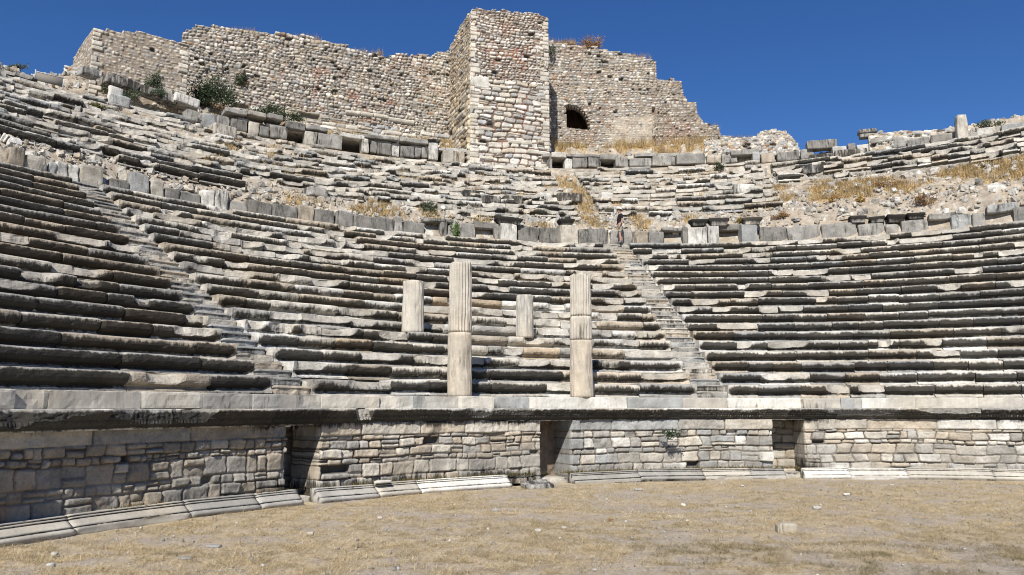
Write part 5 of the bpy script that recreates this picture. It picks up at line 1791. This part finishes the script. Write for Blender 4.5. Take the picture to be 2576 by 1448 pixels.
    w = R.uniform(0.0013, 0.0036, (n, 1))
    V = np.stack([P - sd * w, P + sd * w, P + d * ln[:, None] + sd * w * 0.5 + [0, 0, 0.006], P + d * ln[:, None] - sd * w * 0.5 + [0, 0, 0.006]], 1).reshape(-1, 3)
    F = np.arange(4 * n).reshape(n, 4)
    V1, F1, C1 = V, F, np.repeat(col, 4, 0)
    q = R.choice(n, int(n * 0.16), replace=False)
    q = q[(clump[k][q] > 0.4)]
    V2, F2, C2 = blades(P[q], R.uniform(0.02, 0.075, len(q)), np.full(len(q), 0.0022), 1.4, col[q], R)
    o = add('straw', mesh_data('straw', np.concatenate([V1, V2]), np.concatenate([F1, F2 + len(V1)]), M_GRASS, np.concatenate([C1, C2])))
    o['kind'] = 'stuff'; o['label'] = 'short dry grass and straw on the orchestra floor'
    # pebbles: stuff
    Vs, Fs, Cs, kk = [], [], [], 0
    P2, F2 = TB[2]
    for i in range(1500):
        y = R.uniform(9.5, 22); x = R.uniform(-0.7, 0.7) * y
        if math.hypot(x - CX, y - CY) > 17.2: continue
        s = 0.006 + 0.016 * R.random() ** 4
        Q = P2 * s * R.uniform(0.6, 1.2, 3) * R.uniform(0.8, 1.2, (len(P2), 1)) + [x, y, s * 0.3]
        Vs.append(Q); Fs.append(F2 + kk); kk += len(Q)
        Cs.append(np.tile((WHITE if R.random() < 0.5 else GREY) * R.uniform(0.7, 1.15), (len(Q), 1)))
    o = add('pebbles', mesh_data('pebbles', np.concatenate(Vs), np.concatenate(Fs), M_HILL, np.concatenate(Cs)))
    o['kind'] = 'stuff'; o['label'] = 'tiny pebbles scattered over the orchestra floor'


def ground_pt(u, v):
    dx, dy, dz = ray(u, v)
    s = -EYE / dz
    return dx * s, dy * s


def stone_at(u, v, w, d, h, colour, label, name='stone', cat='stone', group='loose stones on the orchestra floor', rot=0.0, amp=None):
    x, y = ground_pt(u, v)
    V, F = rough_box(w, d, h, min(w, d, h) * 0.4, amp or min(w, h) * 0.18, 5, ns())
    c, s = math.cos(rot), math.sin(rot)
    W = np.stack([V[:, 0] * c - V[:, 1] * s + x, V[:, 0] * s + V[:, 1] * c + y + d / 2, V[:, 2] - 0.015], 1)
    return mesh_thing(name, W, F, M_HILL, label, cat, np.append(colour, 0.2), group)


def build_stones():
    # the broken moulded block lying on the floor
    x, y = ground_pt(1986, 1341)
    root = thing('fallen_block', 'pale broken block lying alone on the orchestra floor at the right', 'stone block', (x, y + 0.1, 0))
    for dx, w, h, d in ((0.03, 0.24, 0.155, 0.2), (-0.115, 0.05, 0.15, 0.19), (-0.155, 0.026, 0.135, 0.17)):
        V, F = rough_box(w, d, h, 0.02, 0.008, 5, ns())
        V = V + [x + dx, y + 0.12, -0.02]
        add('moulding' if w < 0.1 else 'block', mesh_data('block', V, F, M_MARBLE, np.append(np.array([0.38, 0.335, 0.26]), 0.2)), root)
    S = [(1247, 1287, 0.15, 0.09, 0.06, BLUE * 1.1, 'grey blue stone near the middle of the orchestra floor'),
         (955, 1305, 0.09, 0.07, 0.05, WHITE, 'small white stone on the floor left of the grey blue stone'),
         (779, 1347, 0.1, 0.08, 0.06, CREAM, 'round cream stone on the left part of the floor'),
         (535, 1377, 0.20, 0.10, 0.035, BLUE * 1.2, 'flat blue grey slab fragment pressed into the floor at the left'),
         (463, 1408, 0.17, 0.1, 0.04, GREY, 'flat grey stone near the bottom edge of the floor at the left'),
         (122, 1427, 0.10, 0.08, 0.06, WHITE, 'white stone in the lower left corner of the floor'),
         (133, 1399, 0.09, 0.07, 0.06, CREAM, 'cream stone just above the white one in the lower left corner'),
         (1856, 1277, 0.10, 0.08, 0.07, BEIGE, 'beige stone on the floor between the two right doorways'),
         (2131, 1246, 0.15, 0.1, 0.05, WHITE, 'white stone on the floor below the right doorway'),
         (2057, 1280, 0.16, 0.11, 0.06, WHITE * 0.95, 'largest white stone on the floor, above the fallen block'),
         (1868, 1224, 0.1, 0.07, 0.05, WHITE, 'white stone close to the wall left of the right doorway'),
         (1608, 1234, 0.22, 0.12, 0.05, GREY * 1.2, 'flat grey stone lying in front of the weeds by the middle doorway'),
         (1354, 1337, 0.1, 0.08, 0.05, CREAM, 'cream stone at the centre of the floor'),
         (1419, 1331, 0.09, 0.07, 0.05, WHITE, 'white stone right of the cream stone at the centre of the floor'),
         (1536, 1311, 0.11, 0.05, 0.04, np.array([0.25, 0.12, 0.07]), 'reddish brick fragment on the floor'),
         (963, 1213, 0.42, 0.14, 0.06, WHITE, 'white flat fragment on top of the base moulding left of the middle doorway'),
         (1720, 1273, 0.1, 0.07, 0.06, WHITE, 'lone white stone on the floor left of the beige stone'),
         (2245, 1222, 0.12, 0.08, 0.04, CREAM, 'cream stone close to the moulding at the right')]
    for u, v, w, d, h, c, lab in S:
        if 'on top of the base' in lab:
            p, z = at(u, v, 17.55)
            V, F = rough_box(w, d, h, 0.025, 0.012, 5, ns())
            mesh_thing('stone', place(V, p, 17.55, 0.29), F, M_MARBLE, lab, 'stone', np.append(c, 0.2), 'loose stones on the orchestra floor')
        else:
            stone_at(u, v, w, d, h, c, lab)
    # broken pieces of moulding in front of the middle doorway
    for u, v, w, lab, t, k in ((1335, 1212, 0.95, 'dark grey tilted moulding fragment in front of the middle doorway', 0.06, BLUE), (1358, 1228, 0.8, 'flat broken slab lying on the floor before the middle doorway', -0.03, GREY * 1.2)):
        x, y = ground_pt(u, v)
        V, F = rough_box(w, 0.42, 0.13, 0.03, 0.012, 7, ns())
        V[:, 1] += V[:, 2] * 0.6
        p = math.atan2(x - CX, y - CY)
        mesh_thing('moulding_fragment', place(V, p, math.hypot(x - CX, y - CY) + 0.1, -0.02, 0.1, (0.25, t)), F, M_MARBLE, lab, 'stone block', np.append(k, 0.55), 'broken moulding before the middle doorway')
    # fallen seat blocks on the slopes
    def loose(u, v, r, w, d, h, c, lab, rot=0.0, tilt=(0, 0), st=0.6, n=7, rnd=0.06):
        st = min(st, 0.6)
        if r < 40.5: r, p, z = on_hill(u, v)
        else: p, z = at(u, v, r)
        V, F = rough_box(w, d, h, rnd, 0.03, n, ns())
        zz = float(hill_z(np.array(r), np.array(p / D2R)))
        mesh_thing('fallen_block', place(V, p, r, max(z, zz) - 0.05, rot, tilt), F, M_SEAT, lab, 'stone block', np.append(c, st), 'fallen stone blocks')
    loose(1234, 513, 33.2, 0.95, 0.6, 0.42, GREY, 'dark fallen seat block in dry grass, left one of a pair in the middle', 0.05)
    loose(1290, 514, 33.2, 1.05, 0.6, 0.45, CREAM, 'pale fallen seat block in dry grass, right one of a pair in the middle', -0.05)
    loose(1367, 507, 33.3, 0.75, 0.6, 0.45, WHITE, 'white fallen block right of the pair in dry grass', 0.3, st=0.3)
    loose(1432, 509, 33.4, 1.35, 0.6, 0.5, CREAM, 'long pale fallen block beside the grass-grown upper stairway', 0.0)
    loose(1524, 508, 33.6, 0.7, 0.6, 0.5, WHITE, 'white boulder in dry grass above the standing man on his left', 0.2, st=0.25)
    loose(2052, 437, 37.6, 1.45, 0.6, 0.5, GREY, 'dark moulded block lying alone on the right slope', 0.0, (0, -0.06), 0.8)
    loose(795, 496, 33.4, 0.95, 0.6, 0.42, GREY * 1.2, 'grey boulder at the broken end of the left upper rows', 0.3, st=0.4)
    loose(1070, 505, 33.6, 1.5, 0.5, 0.35, WHITE, 'long white block lying in the rubble below the tower', 0.0, st=0.3)
    loose(1190, 498, 33.8, 1.2, 0.5, 0.4, GREY, 'broken grey block in the grass below the tower', 0.15)
    loose(1870, 487, 35.4, 1.1, 0.6, 0.5, WHITE, 'pale broken block at the right end of the thin seat rows', 0.1, st=0.45)
    loose(2290, 402, 38.6, 1.2, 0.5, 0.45, GREY, 'dark block at the left end of the high right seat rows', 0.0, st=0.9)
    loose(2070, 405, 39.2, 1.5, 0.55, 0.4, GREY, 'long dark seat block stranded below the sky-lit opening', 0.0, st=0.9)
    loose(2140, 396, 39.4, 1.7, 0.6, 0.45, CREAM, 'pale seat block with dark edge right of the sky-lit opening', 0.0, st=0.8)
    loose(300, 222, 42.3, 1.55, 0.9, 0.5, GREY * 1.1, 'huge dark overhanging slab under the front of the bastion', 0.05, (0, 0.05), 0.85)
    loose(222, 192, 42.0, 0.75, 0.7, 0.4, BLUE, 'bluish boulder at the left foot of the bastion', 0.2, st=0.4)
    loose(286, 265, 41.2, 0.65, 0.25, 0.95, WHITE * 0.95, 'pale upright slab standing below the bastion', 0.1, (0, 0.05), 0.25)
    loose(300, 268, 41.0, 0.9, 0.4, 0.55, BLUE * 1.3, 'bluish slab leaning beside the pale upright slab', 0.1, st=0.3)
    loose(395, 250, 42.2, 1.9, 0.7, 0.45, GREY * 1.2, 'long tilted slab below the bastion, with shrubs above it', 0.0, (0, 0.12), 0.55)
    loose(465, 266, 42.0, 1.3, 0.7, 0.5, WHITE, 'pale tilted slab below the corner of the bastion', 0.0, (0, 0.12), 0.4)
    loose(440, 246, 42.6, 1.6, 0.7, 0.3, CREAM, 'thin slab lying against the bastion corner', 0.0, (0, 0.15), 0.5)
    loose(630, 300, 42.0, 1.4, 0.6, 0.35, GREY, 'long grey beam of stone under the big shrubs', 0.0, (0, 0.1), 0.6)
    loose(560, 345, 38.0, 1.2, 0.7, 0.6, CREAM, 'broken pale boulder among the left upper seats', 0.2, st=0.4)
    # barrier panel on the left skyline
    root = thing('barrier', 'grey barrier panel with thin pale frame on the left skyline', 'barrier', tuple(at_y(123, 212, 35.0)))
    q = at_y(123, 212, 35.0); W_, H_ = 1.15, 0.42

    def bx(name, cx, cz, w, h, d, col):
        V, F = rough_box(w, d, h, 0.004, 0, 2, 1)
        V = V @ np.array([[math.cos(0.55), math.sin(0.55), 0.07], [-math.sin(0.55), math.cos(0.55), 0], [0, 0, 1]])
        V[:, 2] = V[:, 2] - (V[:, 0]) * 0.16
        V = V + [q[0] + cx * math.cos(0.55), q[1] + cx * math.sin(0.55), q[2] + cz - cx * 0.18]
        add(name, mesh_data(name, V, F, M_PAL, np.array(col)), root)
    bx('panel', 0, 0.02, W_, H_, 0.02, (0.19, 0.175, 0.15))
    for cx in (-W_ / 2, W_ / 2): bx('post', cx, -0.1, 0.045, H_ + 0.16, 0.05, (0.42, 0.42, 0.41))
    bx('rail', 0, H_ + 0.02, W_, 0.035, 0.045, (0.42, 0.42, 0.41))
    # rubble on the slopes: stuff
    R = np.random.default_rng(811)
    P3, F3 = TB[3]
    Vs, Fs, Cs, kk = [], [], [], 0
    n = 16000
    rr = R.uniform(32.3, 46, n); pd = R.uniform(-58, 29, n)
    for r, p in zip(rr, pd):
        g = 1.0
        if p < -9 and r > 34.3 and r < 40.5: g = 0.1
        if -9 < p < 8 and r > 34.6 and r < 40.5: g = 0.1
        if p > 8 and r < 38: g = 0.55
        if r > 42.2 and -9 < p < 7: g = 0.15
        if r > 40.4 and r < 43.2: g = 0
        if R.random() > g: continue
        s = 0.035 + 0.13 * R.random() ** 3.5
        Q = P3 / np.maximum(1e-6, np.linalg.norm(P3, axis=1, keepdims=True)) ** 0.3 * s * R.uniform(0.45, 1.3, 3) * R.uniform(0.85, 1.15, (len(P3), 1))
        b_ = R.normal(0, 0.5); c, s_ = math.cos(b_), math.sin(b_)
        Q = np.stack([Q[:, 0] * c - Q[:, 2] * s_, Q[:, 1], Q[:, 0] * s_ + Q[:, 2] * c], 1)
        a = R.random() * 6.28; c, s_ = math.cos(a), math.sin(a)
        Q = np.stack([Q[:, 0] * c - Q[:, 1] * s_, Q[:, 0] * s_ + Q[:, 1] * c, Q[:, 2]], 1)
        Q = Q + pol(r, p * D2R, float(hill_z(np.array(r), np.array(p))) + s * 0.2 + 0.07)
        Vs.append(Q); Fs.append(F3 + kk); kk += len(Q)
        Cs.append(np.tile(pick([CREAM * 0.95, WHITE * 0.92, GREY, BEIGE], [3, 2, 2, 2], 1, R)[0], (len(Q), 1)))
    o = add('rubble', mesh_data('rubble', np.concatenate(Vs), np.concatenate(Fs), M_HILL, np.concatenate(Cs), False))
    o['kind'] = 'stuff'; o['label'] = 'pale broken stones strewn over the ruined slope'


# ------------------------------------------------------------------ light, sky, camera
def build_light():
    sx, sy = -0.19, -0.98
    el = math.radians(42)
    h = math.hypot(sx, sy)
    d = Vector((sx / h * math.cos(el), sy / h * math.cos(el), math.sin(el)))
    sun = bpy.data.lights.new('sun', 'SUN')
    sun.energy = SUN_E; sun.angle = math.radians(0.55); sun.color = (1.0, 0.955, 0.88)
    o = bpy.data.objects.new('sun', sun); COL.objects.link(o)
    o.rotation_euler = d.to_track_quat('Z', 'Y').to_euler()
    w = bpy.data.worlds.new('World'); scene.world = w; w.use_nodes = True
    nt = w.node_tree; nt.nodes.clear()
    out = nt.nodes.new('ShaderNodeOutputWorld'); bg = nt.nodes.new('ShaderNodeBackground')
    sky = nt.nodes.new('ShaderNodeTexSky'); sky.sky_type = 'NISHITA'; sky.sun_disc = False
    sky.sun_elevation = el; sky.sun_rotation = math.atan2(sx, sy) % (2 * math.pi)
    sky.air_density = SKY_AIR; sky.dust_density = SKY_DUST; sky.ozone_density = SKY_OZ; sky.altitude = SKY_ALT
    bg.inputs['Strength'].default_value = SKY_S
    hs = nt.nodes.new('ShaderNodeHueSaturation'); hs.inputs['Saturation'].default_value = 1.19; hs.inputs['Hue'].default_value = 0.5105; hs.inputs['Value'].default_value = 1.12
    nt.links.new(sky.outputs[0], hs.inputs['Color']); nt.links.new(hs.outputs[0], bg.inputs[0]); nt.links.new(bg.outputs[0], out.inputs[0])
    scene.view_settings.view_transform = 'Standard'; scene.view_settings.look = 'None'
    scene.view_settings.exposure = EXPO; scene.view_settings.gamma = 1.0


SUN_E, SKY_AIR, SKY_DUST, SKY_OZ, SKY_ALT, SKY_S, EXPO = 4.4, 1.0, 0.0, 6.0, 300.0, 0.06, 0.62


def build_camera():
    c = bpy.data.cameras.new('camera')
    c.sensor_width = 36.0; c.lens = 36.0 * FPX / 2576.0
    c.clip_start = 0.1; c.clip_end = 8000
    o = bpy.data.objects.new('camera', c); COL.objects.link(o)
    o.location = (0, 0, EYE); o.rotation_euler = (math.radians(90) + PITCH, 0, 0)
    scene.camera = o
    scene.cycles.filter_width = 1.05


import time as _t
_t0 = _t.time()
for fn in (build_camera, build_light, build_ground, build_podium, build_lower, build_middle, build_hill, build_walkway, build_gallery, build_castle,
           build_columns, build_person, build_plants, build_slope_grass, build_stones):
    fn()
    print(fn.__name__, round(_t.time() - _t0, 1))
